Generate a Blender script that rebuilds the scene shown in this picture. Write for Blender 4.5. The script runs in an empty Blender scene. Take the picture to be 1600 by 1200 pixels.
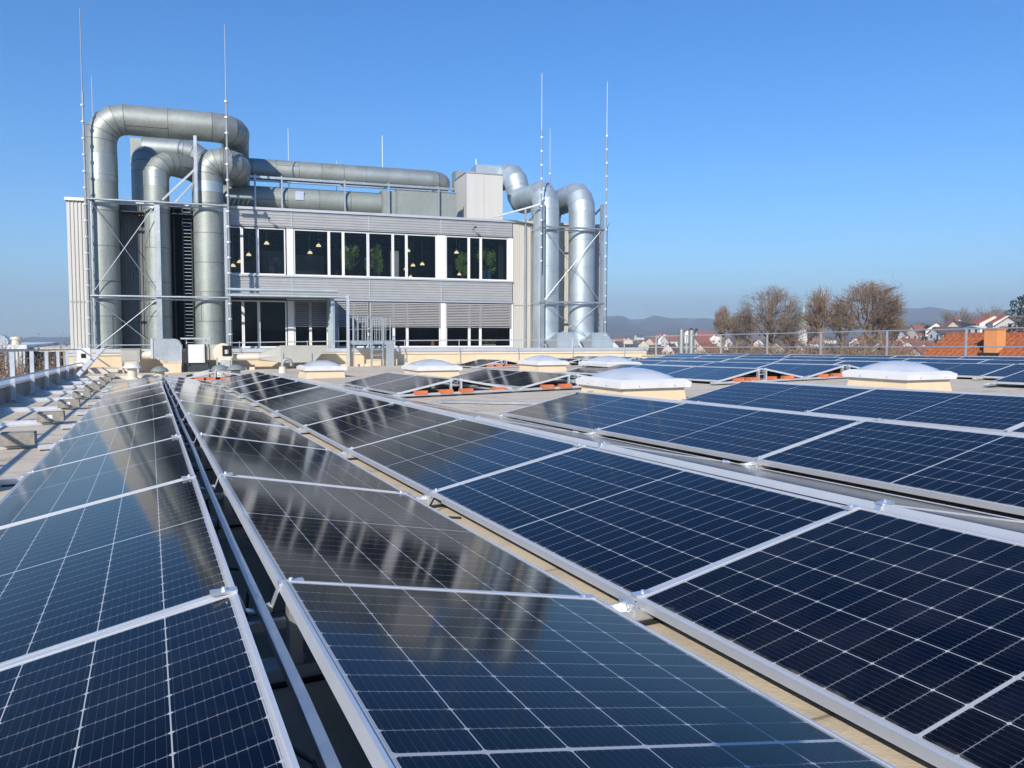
import bpy, math, random
from mathutils import Vector, Matrix
from math import sin, cos, pi, radians, sqrt, atan2, exp

# ------------------------------------------------------------------ scene, camera, sky, sun, exposure
scn = bpy.context.scene
C = scn.collection
CAMZ = .95
YAW, PITCH, ROLL, FPX = .4264, .06, -.0021, 1246.3
cam = bpy.data.cameras.new('camera'); cam.sensor_width = 36; cam.lens = FPX/1600*36
cam.clip_start = .05; cam.clip_end = 20000
camo = bpy.data.objects.new('camera', cam); C.objects.link(camo); scn.camera = camo
camo.location = (0, 0, CAMZ)
camo.rotation_euler = (Matrix.Rotation(-YAW, 4, 'Z') @ Matrix.Rotation(pi/2-PITCH, 4, 'X') @ Matrix.Rotation(-ROLL, 4, 'Z')).to_euler()

SUN_AZ, SUN_EL = radians(40), radians(28)          # direction the light travels: azimuth from +Y towards +X
w = bpy.data.worlds.new('World'); scn.world = w; w.use_nodes = True
nt = w.node_tree; bg = nt.nodes['Background']
sky = nt.nodes.new('ShaderNodeTexSky'); sky.sky_type = 'NISHITA'; sky.sun_disc = False
sky.sun_elevation = SUN_EL; sky.sun_rotation = pi+SUN_AZ
sky.altitude = 300; sky.air_density = 1.0; sky.dust_density = .35; sky.ozone_density = 3.0
hs = nt.nodes.new('ShaderNodeHueSaturation'); hs.inputs['Saturation'].default_value = 1.32; hs.inputs['Hue'].default_value = .5
tn = nt.nodes.new('ShaderNodeMix'); tn.data_type = 'RGBA'; tn.blend_type = 'MULTIPLY'; tn.inputs[0].default_value = 1; tn.inputs[7].default_value = (.74, .97, 1.18, 1)
nt.links.new(sky.outputs[0], hs.inputs['Color']); nt.links.new(hs.outputs[0], tn.inputs[6])
nt.links.new(tn.outputs[2], bg.inputs[0]); bg.inputs[1].default_value = .116
sl = bpy.data.lights.new('sun', 'SUN'); sl.energy = 5.0; sl.angle = radians(.53); sl.color = (1, .91, .77)
so = bpy.data.objects.new('sun', sl); C.objects.link(so); so.location = (-20, -25, 30)
so.rotation_euler = Vector((sin(SUN_AZ)*cos(SUN_EL), cos(SUN_AZ)*cos(SUN_EL), -sin(SUN_EL))).to_track_quat('-Z', 'Y').to_euler()
scn.view_settings.view_transform = 'Standard'; scn.view_settings.look = 'None'
scn.view_settings.exposure = .32; scn.view_settings.gamma = 1
try:
    scn.cycles.max_bounces = 8; scn.cycles.transparent_max_bounces = 16; scn.cycles.volume_bounces = 0
except Exception: pass

# ------------------------------------------------------------------ frames, roof plane
SX, SY = .018, -.0145
def R(x, y): return SX*x + SY*y
TH = .0997
WF = Matrix.Identity(4)
BF = Matrix.Translation((0, 36.33, 0)) @ Matrix.Rotation(-TH, 4, 'Z')   # building frame: x along the facade, -y outwards
MW = {}

# ------------------------------------------------------------------ node helpers
def mat(name): 
    m = bpy.data.materials.new(name); m.use_nodes = True
    return m, m.node_tree, m.node_tree.nodes['Principled BSDF']
class NB:
    def __init__(s, nt): s.nt = nt
    def n(s, t, **k):
        o = s.nt.nodes.new(t)
        for a, b in k.items(): setattr(o, a, b)
        return o
    def link(s, a, b): s.nt.links.new(a, b)
    def m(s, op, a, b=None, c=None, clamp=False):
        o = s.nt.nodes.new('ShaderNodeMath'); o.operation = op; o.use_clamp = clamp
        for i, v in enumerate((a, b, c)):
            if v is None: continue
            if isinstance(v, (int, float)): o.inputs[i].default_value = v
            else: s.nt.links.new(v, o.inputs[i])
        return o.outputs[0]
    def mix(s, f, a, b):
        o = s.nt.nodes.new('ShaderNodeMix'); o.data_type = 'RGBA'
        for i, v in ((0, f), (6, a), (7, b)):
            if isinstance(v, (int, float)): o.inputs[i].default_value = v
            elif isinstance(v, tuple): o.inputs[i].default_value = (*v, 1) if len(v) == 3 else v
            else: s.nt.links.new(v, o.inputs[i])
        return o.outputs[2]
    def noise(s, vec, scale, detail=4, rough=.55, dist=0):
        o = s.nt.nodes.new('ShaderNodeTexNoise'); o.inputs['Scale'].default_value = scale
        o.inputs['Detail'].default_value = detail; o.inputs['Roughness'].default_value = rough
        o.inputs['Distortion'].default_value = dist
        if vec is not None: s.nt.links.new(vec, o.inputs['Vector'])
        return o.outputs[0]
    def ramp(s, f, *st):
        o = s.nt.nodes.new('ShaderNodeValToRGB'); e = o.color_ramp.elements
        while len(e) < len(st): e.new(.5)
        for i, (p, c) in enumerate(st):
            e[i].position = p; e[i].color = (c, c, c, 1) if isinstance(c, (int, float)) else (*c, 1)
        s.nt.links.new(f, o.inputs[0]); return o.outputs[0]
    def obj(s): return s.n('ShaderNodeTexCoord').outputs['Object']
    def mapping(s, vec, scale=(1, 1, 1), loc=(0, 0, 0)):
        o = s.n('ShaderNodeMapping'); s.link(vec, o.inputs[0]); o.inputs['Scale'].default_value = scale
        o.inputs['Location'].default_value = loc; return o.outputs[0]
    def bump(s, h, strength, dist=.01):
        o = s.n('ShaderNodeBump'); o.inputs['Strength'].default_value = strength; o.inputs['Distance'].default_value = dist
        s.link(h, o.inputs['Height']); return o.outputs[0]

def simple(name, col, rough=.6, metal=0, var=.15, scale=3., bump=0, spec=None, streak=False, dirt=None):
    m, nt, p = mat(name); b = NB(nt)
    v = b.obj()
    if streak: v2 = b.mapping(v, (1, 1, .12))
    else: v2 = v
    n = b.noise(v2, scale, 5, .6)
    lo = tuple(c*(1-var) for c in col); hi = tuple(min(1, c*(1+var)) for c in col)
    c = b.mix(b.ramp(n, (.3, 0.), (.7, 1.)), lo, hi)
    if dirt:
        n2 = b.noise(v2, scale*.35, 6, .7)
        c = b.mix(b.m('MULTIPLY', b.ramp(n2, (.48, 0.), (.72, 1.)), dirt[1]), c, dirt[0])
    b.link(c, p.inputs['Base Color']); p.inputs['Metallic'].default_value = metal
    n3 = b.noise(v, scale*2.3, 3)
    b.link(b.m('MULTIPLY_ADD', n3, .16, rough-.08, clamp=True), p.inputs['Roughness'])
    if spec is not None: p.inputs['Specular IOR Level'].default_value = spec
    if bump: b.link(b.bump(b.noise(v, scale*8, 4), bump), p.inputs['Normal'])
    return m

# ---- solar glass: 6 x 24 half cells under slightly rough glass
PL, PW = 2.116, 1.038
def solar_material():
    m, nt, p = mat('solar_cells_under_glass'); b = NB(nt)
    tc = b.obj(); sep = b.n('ShaderNodeSeparateXYZ'); b.link(tc, sep.inputs[0]); x, y = sep.outputs[0], sep.outputs[1]
    # across: 6 columns
    cw = (PW-.044)/6
    fy = b.m('DIVIDE', b.m('SUBTRACT', y, .022), cw)
    dy = b.m('MULTIPLY', b.m('ABSOLUTE', b.m('SUBTRACT', fy, b.m('ROUND', fy))), cw)      # distance to a column gap
    # along: two halves of 12 half-cells, 18 mm gap in the middle
    xs = b.m('SUBTRACT', x, PL/2); ax = b.m('SUBTRACT', b.m('ABSOLUTE', xs), .005)
    hw = (PL/2-.005-.022)/12
    fx = b.m('DIVIDE', ax, hw)
    dx = b.m('MULTIPLY', b.m('ABSOLUTE', b.m('SUBTRACT', fx, b.m('ROUND', fx))), hw)
    g1 = b.m('LESS_THAN', dy, .0014)
    g2 = b.m('LESS_THAN', dx, .0012)
    gm = b.m('LESS_THAN', ax, 0.)
    edge = b.m('MAXIMUM', b.m('LESS_THAN', y, .020), b.m('GREATER_THAN', y, PW-.020))
    edge = b.m('MAXIMUM', edge, b.m('GREATER_THAN', ax, 12*hw))
    dia = b.m('LESS_THAN', b.m('ADD', dx, dy), .0070)
    white = b.m('MAXIMUM', b.m('MAXIMUM', g1, dia), b.m('MAXIMUM', gm, edge))
    # busbars along x, nine per column, with solder dots beside every half-cell line
    fb = b.m('MULTIPLY', fy, 9); fb = b.m('ADD', fb, .5)
    db = b.m('MULTIPLY', b.m('ABSOLUTE', b.m('SUBTRACT', fb, b.m('ROUND', fb))), cw/9)
    bus = b.m('LESS_THAN', db, .0004)
    dot = b.m('MULTIPLY', b.m('LESS_THAN', db, .0012), b.m('LESS_THAN', b.m('ABSOLUTE', b.m('SUBTRACT', dx, .004)), .0022))
    # colour of the cells varies a little from cell to cell and from panel to panel
    cid = b.n('ShaderNodeCombineXYZ'); b.link(b.m('FLOOR', fy), cid.inputs[0]); b.link(b.m('FLOOR', b.m('DIVIDE', xs, hw)), cid.inputs[1])
    oi = b.n('ShaderNodeObjectInfo'); b.link(b.m('MULTIPLY', oi.outputs['Random'], 37.), cid.inputs[2])
    wn = b.n('ShaderNodeTexWhiteNoise'); b.link(cid.outputs[0], wn.inputs[0])
    cell = b.mix(wn.outputs[0], (.0006, .0018, .0075), (.0013, .0036, .0145))
    c = b.mix(b.m('MULTIPLY', bus, .28), cell, (.16, .18, .22))
    c = b.mix(b.m('MULTIPLY', dot, .22), c, (.4, .42, .45))
    c = b.mix(b.m('MULTIPLY', g2, .45), c, (.46, .49, .53))
    c = b.mix(b.m('MULTIPLY', white, .72), c, (.62, .64, .66))
    # dust: a thin film, heavier along the low edge, and a few droppings
    rv = b.n('ShaderNodeVectorMath', operation='ADD'); b.link(tc, rv.inputs[0])
    cmb = b.n('ShaderNodeCombineXYZ'); b.link(b.m('MULTIPLY', oi.outputs['Random'], 50.), cmb.inputs[0]); b.link(cmb.outputs[0], rv.inputs[1])
    rv = rv.outputs[0]
    film = b.m('MULTIPLY', b.ramp(b.noise(rv, 1.7, 7, .72), (.42, 0.), (.8, 1.)), b.m('MULTIPLY_ADD', oi.outputs['Random'], .05, .006))
    low = b.m('MULTIPLY', b.ramp(b.m('ADD', b.m('DIVIDE', y, .065), b.m('MULTIPLY', b.noise(rv, 14, 5, .7), .9)), (.55, 1.), (1.0, 0.)), .42)
    vo = b.n('ShaderNodeTexVoronoi'); vo.inputs['Scale'].default_value = 4.2; b.link(rv, vo.inputs['Vector'])
    vw = b.n('ShaderNodeTexWhiteNoise'); b.link(vo.outputs['Color'], vw.inputs[0])
    spk = b.m('MULTIPLY', b.m('LESS_THAN', vo.outputs['Distance'], .014), b.m('GREATER_THAN', vw.outputs[0], .86))
    dust = b.m('MAXIMUM', b.m('MAXIMUM', film, low), b.m('MULTIPLY', spk, .8), clamp=True)
    c = b.mix(dust, c, (.36, .34, .31))
    b.link(c, p.inputs['Base Color'])
    r = b.m('MULTIPLY_ADD', b.noise(rv, 3.1, 4), .05, .052)
    r = b.m('MULTIPLY_ADD', dust, .5, r, clamp=True)
    b.link(r, p.inputs['Roughness']); p.inputs['IOR'].default_value = 1.47; p.inputs['Specular IOR Level'].default_value = .09
    wv = b.noise(rv, .9, 2)
    b.link(b.bump(wv, .10, .012), p.inputs['Normal'])
    return m

def metal_duct(name, col, rough=.42, metal=.85, var=.14):
    m, nt, p = mat(name); b = NB(nt); v = b.obj()
    n = b.noise(v, 1.1, 5, .6); n2 = b.noise(b.mapping(v, (6, 6, .5)), 2., 5, .65)
    vo = b.n('ShaderNodeTexVoronoi'); vo.inputs['Scale'].default_value = 26; b.link(v, vo.inputs['Vector'])
    vs = b.n('ShaderNodeSeparateColor'); b.link(vo.outputs['Color'], vs.inputs[0])
    f = b.m('ADD', b.m('MULTIPLY', n, .5), b.m('ADD', b.m('MULTIPLY', n2, .35), b.m('MULTIPLY', vs.outputs[0], .15)))
    c = b.mix(b.ramp(f, (.32, 0.), (.68, 1.)), tuple(k*(1-var) for k in col), tuple(min(1, k*(1+var)) for k in col))
    b.link(c, p.inputs['Base Color']); p.inputs['Metallic'].default_value = metal
    b.link(b.m('MULTIPLY_ADD', f, .3, rough-.15, clamp=True), p.inputs['Roughness'])
    b.link(b.bump(b.noise(v, 2.4, 3), .12, .02), p.inputs['Normal'])
    return m

def glass_pane():
    m, nt, p = mat('window_glass'); b = NB(nt)
    out = nt.nodes['Material Output']
    tr = b.n('ShaderNodeBsdfTransparent'); tr.inputs[0].default_value = (.74, .78, .78, 1)
    gl = b.n('ShaderNodeBsdfGlossy'); gl.inputs['Roughness'].default_value = .02; gl.inputs[0].default_value = (.9, .95, 1, 1)
    fr = b.n('ShaderNodeFresnel'); fr.inputs[0].default_value = 1.5
    mx = b.n('ShaderNodeMixShader'); b.link(b.m('MULTIPLY', fr.outputs[0], .75, clamp=True), mx.inputs[0]); b.link(tr.outputs[0], mx.inputs[1]); b.link(gl.outputs[0], mx.inputs[2])
    b.link(mx.outputs[0], out.inputs[0]); return m

def roof_material():
    m, nt, p = mat('roof_membrane'); b = NB(nt); v = b.obj()
    n1 = b.noise(v, .35, 5, .6); n2 = b.noise(v, 2.2, 6, .7); n3 = b.noise(v, 26, 4, .7)
    c = b.mix(b.ramp(n1, (.35, 0.), (.65, 1.)), (.60, .52, .395), (.69, .61, .485))
    c = b.mix(b.m('MULTIPLY', b.ramp(n2, (.50, 0.), (.72, 1.)), .6), c, (.33, .28, .225))
    pd = b.noise(v, .55, 3, .5, 1.2)
    c = b.mix(b.m('MULTIPLY', b.ramp(b.m('ABSOLUTE', b.m('SUBTRACT', pd, .56)), (0., 1.), (.02, 0.)), .45), c, (.25, .2, .16))
    c = b.mix(b.m('MULTIPLY', n3, .28), c, (.60, .52, .42))
    sep = b.n('ShaderNodeSeparateXYZ'); b.link(v, sep.inputs[0])
    fx = b.m('DIVIDE', b.m('ADD', sep.outputs[1], b.m('MULTIPLY', n2, .02)), 1.45)
    d = b.m('MULTIPLY', b.m('ABSOLUTE', b.m('SUBTRACT', fx, b.m('ROUND', fx))), 1.45)
    fy = b.m('DIVIDE', b.m('ADD', sep.outputs[0], 3.1), 7.3)
    d2 = b.m('MULTIPLY', b.m('ABSOLUTE', b.m('SUBTRACT', fy, b.m('ROUND', fy))), 7.3)
    seam = b.m('MAXIMUM', b.ramp(d, (0., 1.), (.012, 0.)), b.ramp(d2, (0., 1.), (.010, 0.)))
    lap = b.ramp(d, (.0, .55), (.1, 0.))
    c = b.mix(b.m('MULTIPLY', lap, .35), c, (.36, .30, .24)); c = b.mix(b.m('MULTIPLY', seam, .7), c, (.15, .12, .095))
    b.link(c, p.inputs['Base Color']); p.inputs['Roughness'].default_value = .85
    b.link(b.bump(b.m('ADD', n3, b.m('MULTIPLY', seam, -.5)), .35, .01), p.inputs['Normal'])
    return m

M = {}
M['solar'] = solar_material()
M['back'] = simple('panel_backsheet', (.045, .047, .05), .6)
M['alu'] = simple('aluminium', (.78, .80, .83), .36, .75, .06, 5)
M['alu_d'] = simple('dull_aluminium', (.55, .58, .60), .45, .8, .1, 5, streak=True)
M['galv'] = metal_duct('galvanised_steel', (.50, .54, .56), .42, .8)
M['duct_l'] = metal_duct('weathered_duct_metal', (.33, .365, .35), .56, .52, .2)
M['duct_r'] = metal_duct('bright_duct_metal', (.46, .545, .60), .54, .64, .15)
M['duct_lt'] = metal_duct('pale_duct_metal', (.42, .46, .45), .46, .7, .1)
M['rod'] = simple('dull_grey_mast', (.34, .37, .40), .5, .5, .08, 3)
M['seam'] = simple('duct_seam_shadow_tone', (.10, .115, .115), .6, .3)  # dark tone puts the shadow of the seam lips into the colour
M['seam_lt'] = simple('pale_duct_seam', (.40, .44, .47), .5, .5)
M['blind'] = simple('grey_blind_slats', (.40, .40, .41), .5, .2, .04, 2)
M['frame'] = simple('bright_aluminium_frame', (.70, .72, .75), .38, .45, .04, 5)
M['duct_box'] = metal_duct('painted_duct_metal', (.29, .325, .31), .55, .35, .14)
M['black'] = simple('black_rubber', (.012, .012, .012), .6)
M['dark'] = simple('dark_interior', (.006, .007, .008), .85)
M['darkblue'] = simple('dark_steel', (.05, .06, .07), .5, .5)
M['siding'] = simple('silver_cladding', (.465, .47, .475), .42, .45, .06, 2)
M['white'] = simple('white_coated_metal', (.74, .75, .76), .45, 0, .05, 2, dirt=((.5, .49, .46), .35), streak=True)
M['wall_w'] = simple('white_corrugated_metal', (.56, .56, .55), .5, 0, .05, 2, dirt=((.48, .46, .42), .3), streak=True)
M['wall_c'] = simple('cream_corrugated_metal', (.50, .495, .47), .5, 0, .05, 2, dirt=((.44, .41, .35), .3), streak=True)
M['wall_g'] = simple('shaded_grey_corrugated_metal', (.16, .17, .175), .55, .2, .1, 2, streak=True)  # shadow on the wall behind the left ducts is in this dark base
M['cream'] = simple('cream_membrane', (.68, .56, .40), .75, 0, .07, 1.2, bump=.1, dirt=((.5, .40, .28), .5), streak=True)
M['shade_wall'] = simple('shade_toned_grey_render', (.30, .27, .23), .85, 0, .1, 2, bump=.2)  # shade on the left parapet's inner face is painted in as a darker colour
M['cream2'] = simple('pale_cream_plastic', (.66, .60, .50), .55, 0, .06, 2, dirt=((.5, .43, .33), .35))
M['cap'] = simple('parapet_cap_metal', (.60, .63, .66), .4, .5, .07, 1.5)
M['greybox'] = simple('grey_painted_metal', (.40, .40, .37), .5, .1, .06, 2, dirt=((.3, .29, .26), .3))
M['conc'] = simple('grey_concrete', (.30, .285, .25), .9, 0, .25, 9, bump=.5, dirt=((.12, .12, .11), .55))
M['brick'] = simple('orange_brick', (.55, .155, .06), .85, 0, .15, 9, bump=.3)
M['sticker'] = simple('white_sticker', (.8, .8, .8), .5)
M['dome'] = simple('opal_acrylic', (.52, .56, .63), .16, 0, .05, 2.5, dirt=((.52, .55, .58), .5))
M['glass'] = glass_pane()
M['plaster'] = simple('white_plaster', (.74, .72, .68), .9, 0, .06, .5)
M['plaster2'] = simple('cream_plaster', (.62, .55, .43), .9, 0, .08, .5)
M['tile_red'] = simple('red_roof_tiles', (.28, .10, .068), .85, 0, .22, .9)
M['tile_or'] = simple('orange_roof_tiles', (.46, .125, .065), .85, 0, .2, .9)
M['tile_dk'] = simple('dark_roof_tiles', (.10, .075, .07), .8, 0, .2, .9)
M['tile_br'] = simple('brown_roof_tiles', (.26, .11, .075), .85, 0, .2, .9)
M['terracotta'] = simple('terracotta_pantiles', (.34, .105, .04), .8, 0, .28, 5, dirt=((.22, .09, .05), .5))
M['orangepl'] = simple('orange_painted_plaster', (.72, .31, .12), .85, 0, .05, 2)
M['bark'] = simple('grey_brown_bark', (.21, .165, .125), .9, 0, .25, 6)
M['bark2'] = simple('brown_twigs', (.21, .15, .105), .9, 0, .25, 6)
M['leafbr'] = simple('dry_brown_leaves', (.33, .17, .08), .9, 0, .3, 2)
M['leafgr'] = simple('dark_evergreen_leaves', (.035, .055, .025), .9, 0, .3, 1)
M['leafin'] = simple('green_indoor_leaves', (.32, .46, .09), .6, 0, .3, 8)
M['magenta'] = simple('magenta_flowers', (.4, .02, .1), .7)
M['greypart'] = simple('grey_partition', (.07, .075, .075), .8)
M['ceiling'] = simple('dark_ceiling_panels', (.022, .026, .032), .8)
M['bluebox'] = simple('teal_cabinet', (.04, .18, .25), .6)
M['floor_in'] = simple('office_floor', (.08, .08, .08), .8)
m_, nt_, p_ = mat('lit_lamp_shade'); p_.inputs['Base Color'].default_value = (.8, .68, .4, 1)
p_.inputs['Emission Color'].default_value = (1, .78, .42, 1); p_.inputs['Emission Strength'].default_value = 1.0; M['lamp'] = m_

def wood_material():
    m, nt, p = mat('winter_woodland'); b = NB(nt); v = b.obj()
    c = b.mix(b.ramp(b.noise(v, .05, 5), (.35, 0.), (.65, 1.)), (.11, .07, .04), (.22, .13, .07))
    c = b.mix(b.m('MULTIPLY', b.ramp(b.noise(v, .018, 4), (.52, 0.), (.6, 1.)), .55), c, (.07, .085, .03))
    b.link(c, p.inputs['Base Color']); p.inputs['Roughness'].default_value = 1; p.inputs['Specular IOR Level'].default_value = .1
    return m
M['wood'] = wood_material()
def terrain_material():
    m, nt, p = mat('winter_fields_and_forest'); b = NB(nt); v = b.obj()
    n = b.noise(v, .004, 7, .62); n2 = b.noise(v, .03, 6, .7); n3 = b.noise(v, .0011, 4)
    c = b.mix(b.ramp(n, (.40, 0.), (.58, 1.)), (.075, .06, .035), (.15, .115, .06))
    c = b.mix(b.ramp(n3, (.47, 0.), (.58, 1.)), c, (.045, .048, .03))
    c = b.mix(b.m('MULTIPLY', b.ramp(n2, (.4, 0.), (.7, 1.)), .6), c, (.19, .12, .065))
    b.link(c, p.inputs['Base Color']); p.inputs['Roughness'].default_value = 1; p.inputs['Specular IOR Level'].default_value = .05
    return m
M['terrain'] = terrain_material()

# ------------------------------------------------------------------ mesh builder
class MB:
    def __init__(s, frame=WF): s.v = []; s.f = []; s.mi = []; s.fr = frame; s.cm = 0
    def add(s, vs, fs):
        o = len(s.v); s.v += [tuple(v) for v in vs]
        for f in fs: s.f.append(tuple(i+o for i in f)); s.mi.append(s.cm)
        return s
    def box(s, x0, x1, y0, y1, z0, z1):
        if x0 > x1: x0, x1 = x1, x0
        if y0 > y1: y0, y1 = y1, y0
        if z0 > z1: z0, z1 = z1, z0
        return s.add([(x0,y0,z0),(x1,y0,z0),(x1,y1,z0),(x0,y1,z0),(x0,y0,z1),(x1,y0,z1),(x1,y1,z1),(x0,y1,z1)],
              [(0,3,2,1),(4,5,6,7),(0,1,5,4),(1,2,6,5),(2,3,7,6),(3,0,4,7)])
    def bar(s, a, b, w, h, up=(0, 0, 1)):
        a = Vector(a); b = Vector(b); d = (b-a).normalized(); u = Vector(up)
        if abs(d.dot(u)) > .95: u = Vector((0, 1, 0))
        sd = d.cross(u).normalized(); u = sd.cross(d).normalized()
        vs = []
        for p in (a, b):
            for i, j in ((-1,-1),(1,-1),(1,1),(-1,1)): vs.append(p+sd*(i*w/2)+u*(j*h/2))
        return s.add(vs, [(0,1,2,3)[::-1],(4,5,6,7),(0,1,5,4),(1,2,6,5),(2,3,7,6),(3,0,4,7)])
    def tube(s, pts, r, n=8, cap=True):
        pts = [Vector(p) for p in pts]; k = len(pts); rs = r if isinstance(r, (list, tuple)) else [r]*k
        ds = [(pts[min(i+1, k-1)]-pts[max(i-1, 0)]).normalized() for i in range(k)]
        u = Vector((0, 0, 1)) if abs(ds[0].z) < .9 else Vector((1, 0, 0))
        u = (u-ds[0]*u.dot(ds[0])).normalized(); vs = []
        for i in range(k):
            d = ds[i]; u = (u-d*u.dot(d)).normalized(); q = d.cross(u)
            sc = 1.
            for j in range(n):
                a = 2*pi*(j+.5)/n; vs.append(pts[i]+(u*cos(a)+q*sin(a))*rs[i]*sc)
        fs = [(i*n+j, i*n+(j+1)%n, (i+1)*n+(j+1)%n, (i+1)*n+j) for i in range(k-1) for j in range(n)]
        if cap: fs += [tuple(range(n))[::-1], tuple(range((k-1)*n, k*n))]
        return s.add(vs, fs)
    def prism(s, poly, axis, a0, a1):
        def P(u, v, a):
            return {'x': (a, u, v), 'y': (u, a, v), 'z': (u, v, a)}[axis]
        n = len(poly); vs = [P(u, v, a0) for u, v in poly]+[P(u, v, a1) for u, v in poly]
        return s.add(vs, [tuple(range(n)), tuple(range(n, 2*n))[::-1]]+[(i, i+n, (i+1)%n+n, (i+1)%n) for i in range(n)])
    def lathe(s, c, prof, n=20):
        vs = [(c[0]+r*cos(2*pi*j/n), c[1]+r*sin(2*pi*j/n), c[2]+z) for r, z in prof for j in range(n)]; k = len(prof)
        fs = [(i*n+j, i*n+(j+1)%n, (i+1)*n+(j+1)%n, (i+1)*n+j) for i in range(k-1) for j in range(n)]
        fs += [tuple(range(n))[::-1], tuple(range((k-1)*n, k*n))]
        return s.add(vs, fs)
    def loft(s, rings, cap=True):
        n = len(rings[0]); vs = [p for r in rings for p in r]; k = len(rings)
        fs = [(i*n+j, i*n+(j+1)%n, (i+1)*n+(j+1)%n, (i+1)*n+j) for i in range(k-1) for j in range(n)]
        if cap: fs += [tuple(range(n))[::-1], tuple(range((k-1)*n, k*n))]
        return s.add(vs, fs)
    def duct(s, pts, r, n=28, seam=1.3, lip=True):
        """large round duct along a polyline: every bend is cut in mitred segments with a standing seam at each joint"""
        pts = [Vector(p) for p in pts]; path = [pts[0]]; bend = r*1.55
        for i in range(1, len(pts)-1):
            a, p, b_ = pts[i-1], pts[i], pts[i+1]; d0 = (p-a).normalized(); d1 = (b_-p).normalized()
            ang = d0.angle(d1)
            if ang < .02: path.append(p); continue
            t = min(bend*math.tan(ang/2), (p-a).length*.49, (b_-p).length*.49); rad = t/math.tan(ang/2)
            c = p-d0*t+(d1-d0*d0.dot(d1)).normalized()*rad; ax = d0.cross(d1).normalized(); m = max(3, int(round(ang/radians(24))))
            for k in range(m+1):
                path.append(c+Matrix.Rotation(ang*k/m, 3, ax) @ (p-d0*t-c))
        path.append(pts[-1])
        full = [path[0]]
        for i in range(1, len(path)):
            L = (path[i]-path[i-1]).length; m = max(1, int(round(L/seam)))
            for k in range(1, m+1): full.append(path[i-1].lerp(path[i], k/m))
        k = len(full); ds = [(full[i+1]-full[i]).normalized() for i in range(k-1)]
        u = Vector((0, 1, 0)) if abs(ds[0].y) < .9 else Vector((1, 0, 0))
        rings = []
        for i in range(k):
            din = ds[max(i-1, 0)]; dout = ds[min(i, k-2)]; nrm = (din+dout).normalized()
            u = (u-din*u.dot(din)).normalized(); q = din.cross(u); ring = []
            for j in range(n):
                a = 2*pi*j/n; o = (u*cos(a)+q*sin(a))*r
                o = o-din*(o.dot(nrm)/din.dot(nrm)); ring.append(full[i]+o)
            rings.append(ring)
            u = (u-dout*u.dot(dout)).normalized()
        for i in range(k-1): s.loft([rings[i], rings[i+1]], False)
        s.add(rings[0], [tuple(range(n))[::-1]]); s.add(rings[-1], [tuple(range(n))])
        if lip:
            s.cm = 1
            for i in range(1, k-1):
                d = (ds[i-1]+ds[i]).normalized(); c = full[i]
                o = [c+(p-c)*1.012 for p in rings[i]]
                s.loft([[p-d*.009 for p in o], [p+d*.009 for p in o]], True)
            lr = random.Random(int(r*1000+len(full)))
            for i in range(k-1):
                if (full[i+1]-full[i]).length > .55:
                    j = lr.randrange(n); s.bar(rings[i][j], rings[i+1][j], .022, .008, up=(Vector(rings[i][j])-full[i]).normalized())
            s.cm = 0
        return s
    def build(s, name, mats, parent=None, origin=None, smooth=None, struct=False):
        if not isinstance(mats, (list, tuple)): mats = [mats]
        me = bpy.data.meshes.new(name)
        if parent is not None: inv = MW[parent.name].inverted() @ s.fr; base = None
        else:
            if origin is None:
                xs = [v[0] for v in s.v]; ys = [v[1] for v in s.v]; zs = [v[2] for v in s.v]
                origin = ((min(xs)+max(xs))/2, (min(ys)+max(ys))/2, min(zs))
            base = s.fr @ Matrix.Translation(origin); inv = base.inverted() @ s.fr
        me.from_pydata([inv @ Vector(v) for v in s.v], [], s.f)
        for m in mats: me.materials.append(m)
        if len(mats) > 1: me.polygons.foreach_set('material_index', s.mi)
        if smooth:
            me.polygons.foreach_set('use_smooth', [True]*len(me.polygons))
            try: me.set_sharp_from_angle(angle=radians(smooth))
            except Exception: pass
        me.update()
        o = bpy.data.objects.new(name, me); C.objects.link(o)
        if parent is not None: o.parent = parent; MW[o.name] = MW[parent.name]
        else: o.matrix_world = base; MW[o.name] = base
        if struct: o['kind'] = 'structure'
        return o
def thing(name, loc, label, cat, group=None, frame=WF, rz=0):
    o = bpy.data.objects.new(name, None); C.objects.link(o); o.empty_display_size = .2
    mw = frame @ Matrix.Translation(loc) @ Matrix.Rotation(rz, 4, 'Z'); o.matrix_world = mw; MW[o.name] = mw
    return tag(o, label, cat, group)
def tag(o, label, cat, group=None, kind=None):
    o['label'] = label; o['category'] = cat
    if group: o['group'] = group
    if kind: o['kind'] = kind
    return o
def copy_tree(o, mw, label=None):
    c = o.copy(); C.objects.link(c); c.matrix_world = mw; MW[c.name] = mw
    if label: c['label'] = label
    for ch in list(o.children):
        d = ch.copy(); C.objects.link(d); d.parent = c; MW[d.name] = mw
        for g in list(ch.children):
            e = g.copy(); C.objects.link(e); e.parent = d
    return c
def leaf_quads(mb, centre, rad, n, size, rnd, flat=1.):
    for _ in range(n):
        while True:
            p = Vector((rnd.uniform(-1, 1), rnd.uniform(-1, 1), rnd.uniform(-1, 1)))
            if .15 < p.length < 1: break
        p = Vector((p.x*rad[0], p.y*rad[1], p.z*rad[2]))+Vector(centre)
        a = Vector((rnd.gauss(0, 1), rnd.gauss(0, 1), rnd.gauss(0, 1)*flat)).normalized(); b = a.cross(Vector((rnd.gauss(0, 1), rnd.gauss(0, 1), rnd.gauss(0, 1)))).normalized()
        s = size*rnd.uniform(.6, 1.4)
        mb.add([p-a*s, p-b*s*.5, p+a*s, p+b*s*.5], [(0, 1, 2, 3)])
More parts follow.
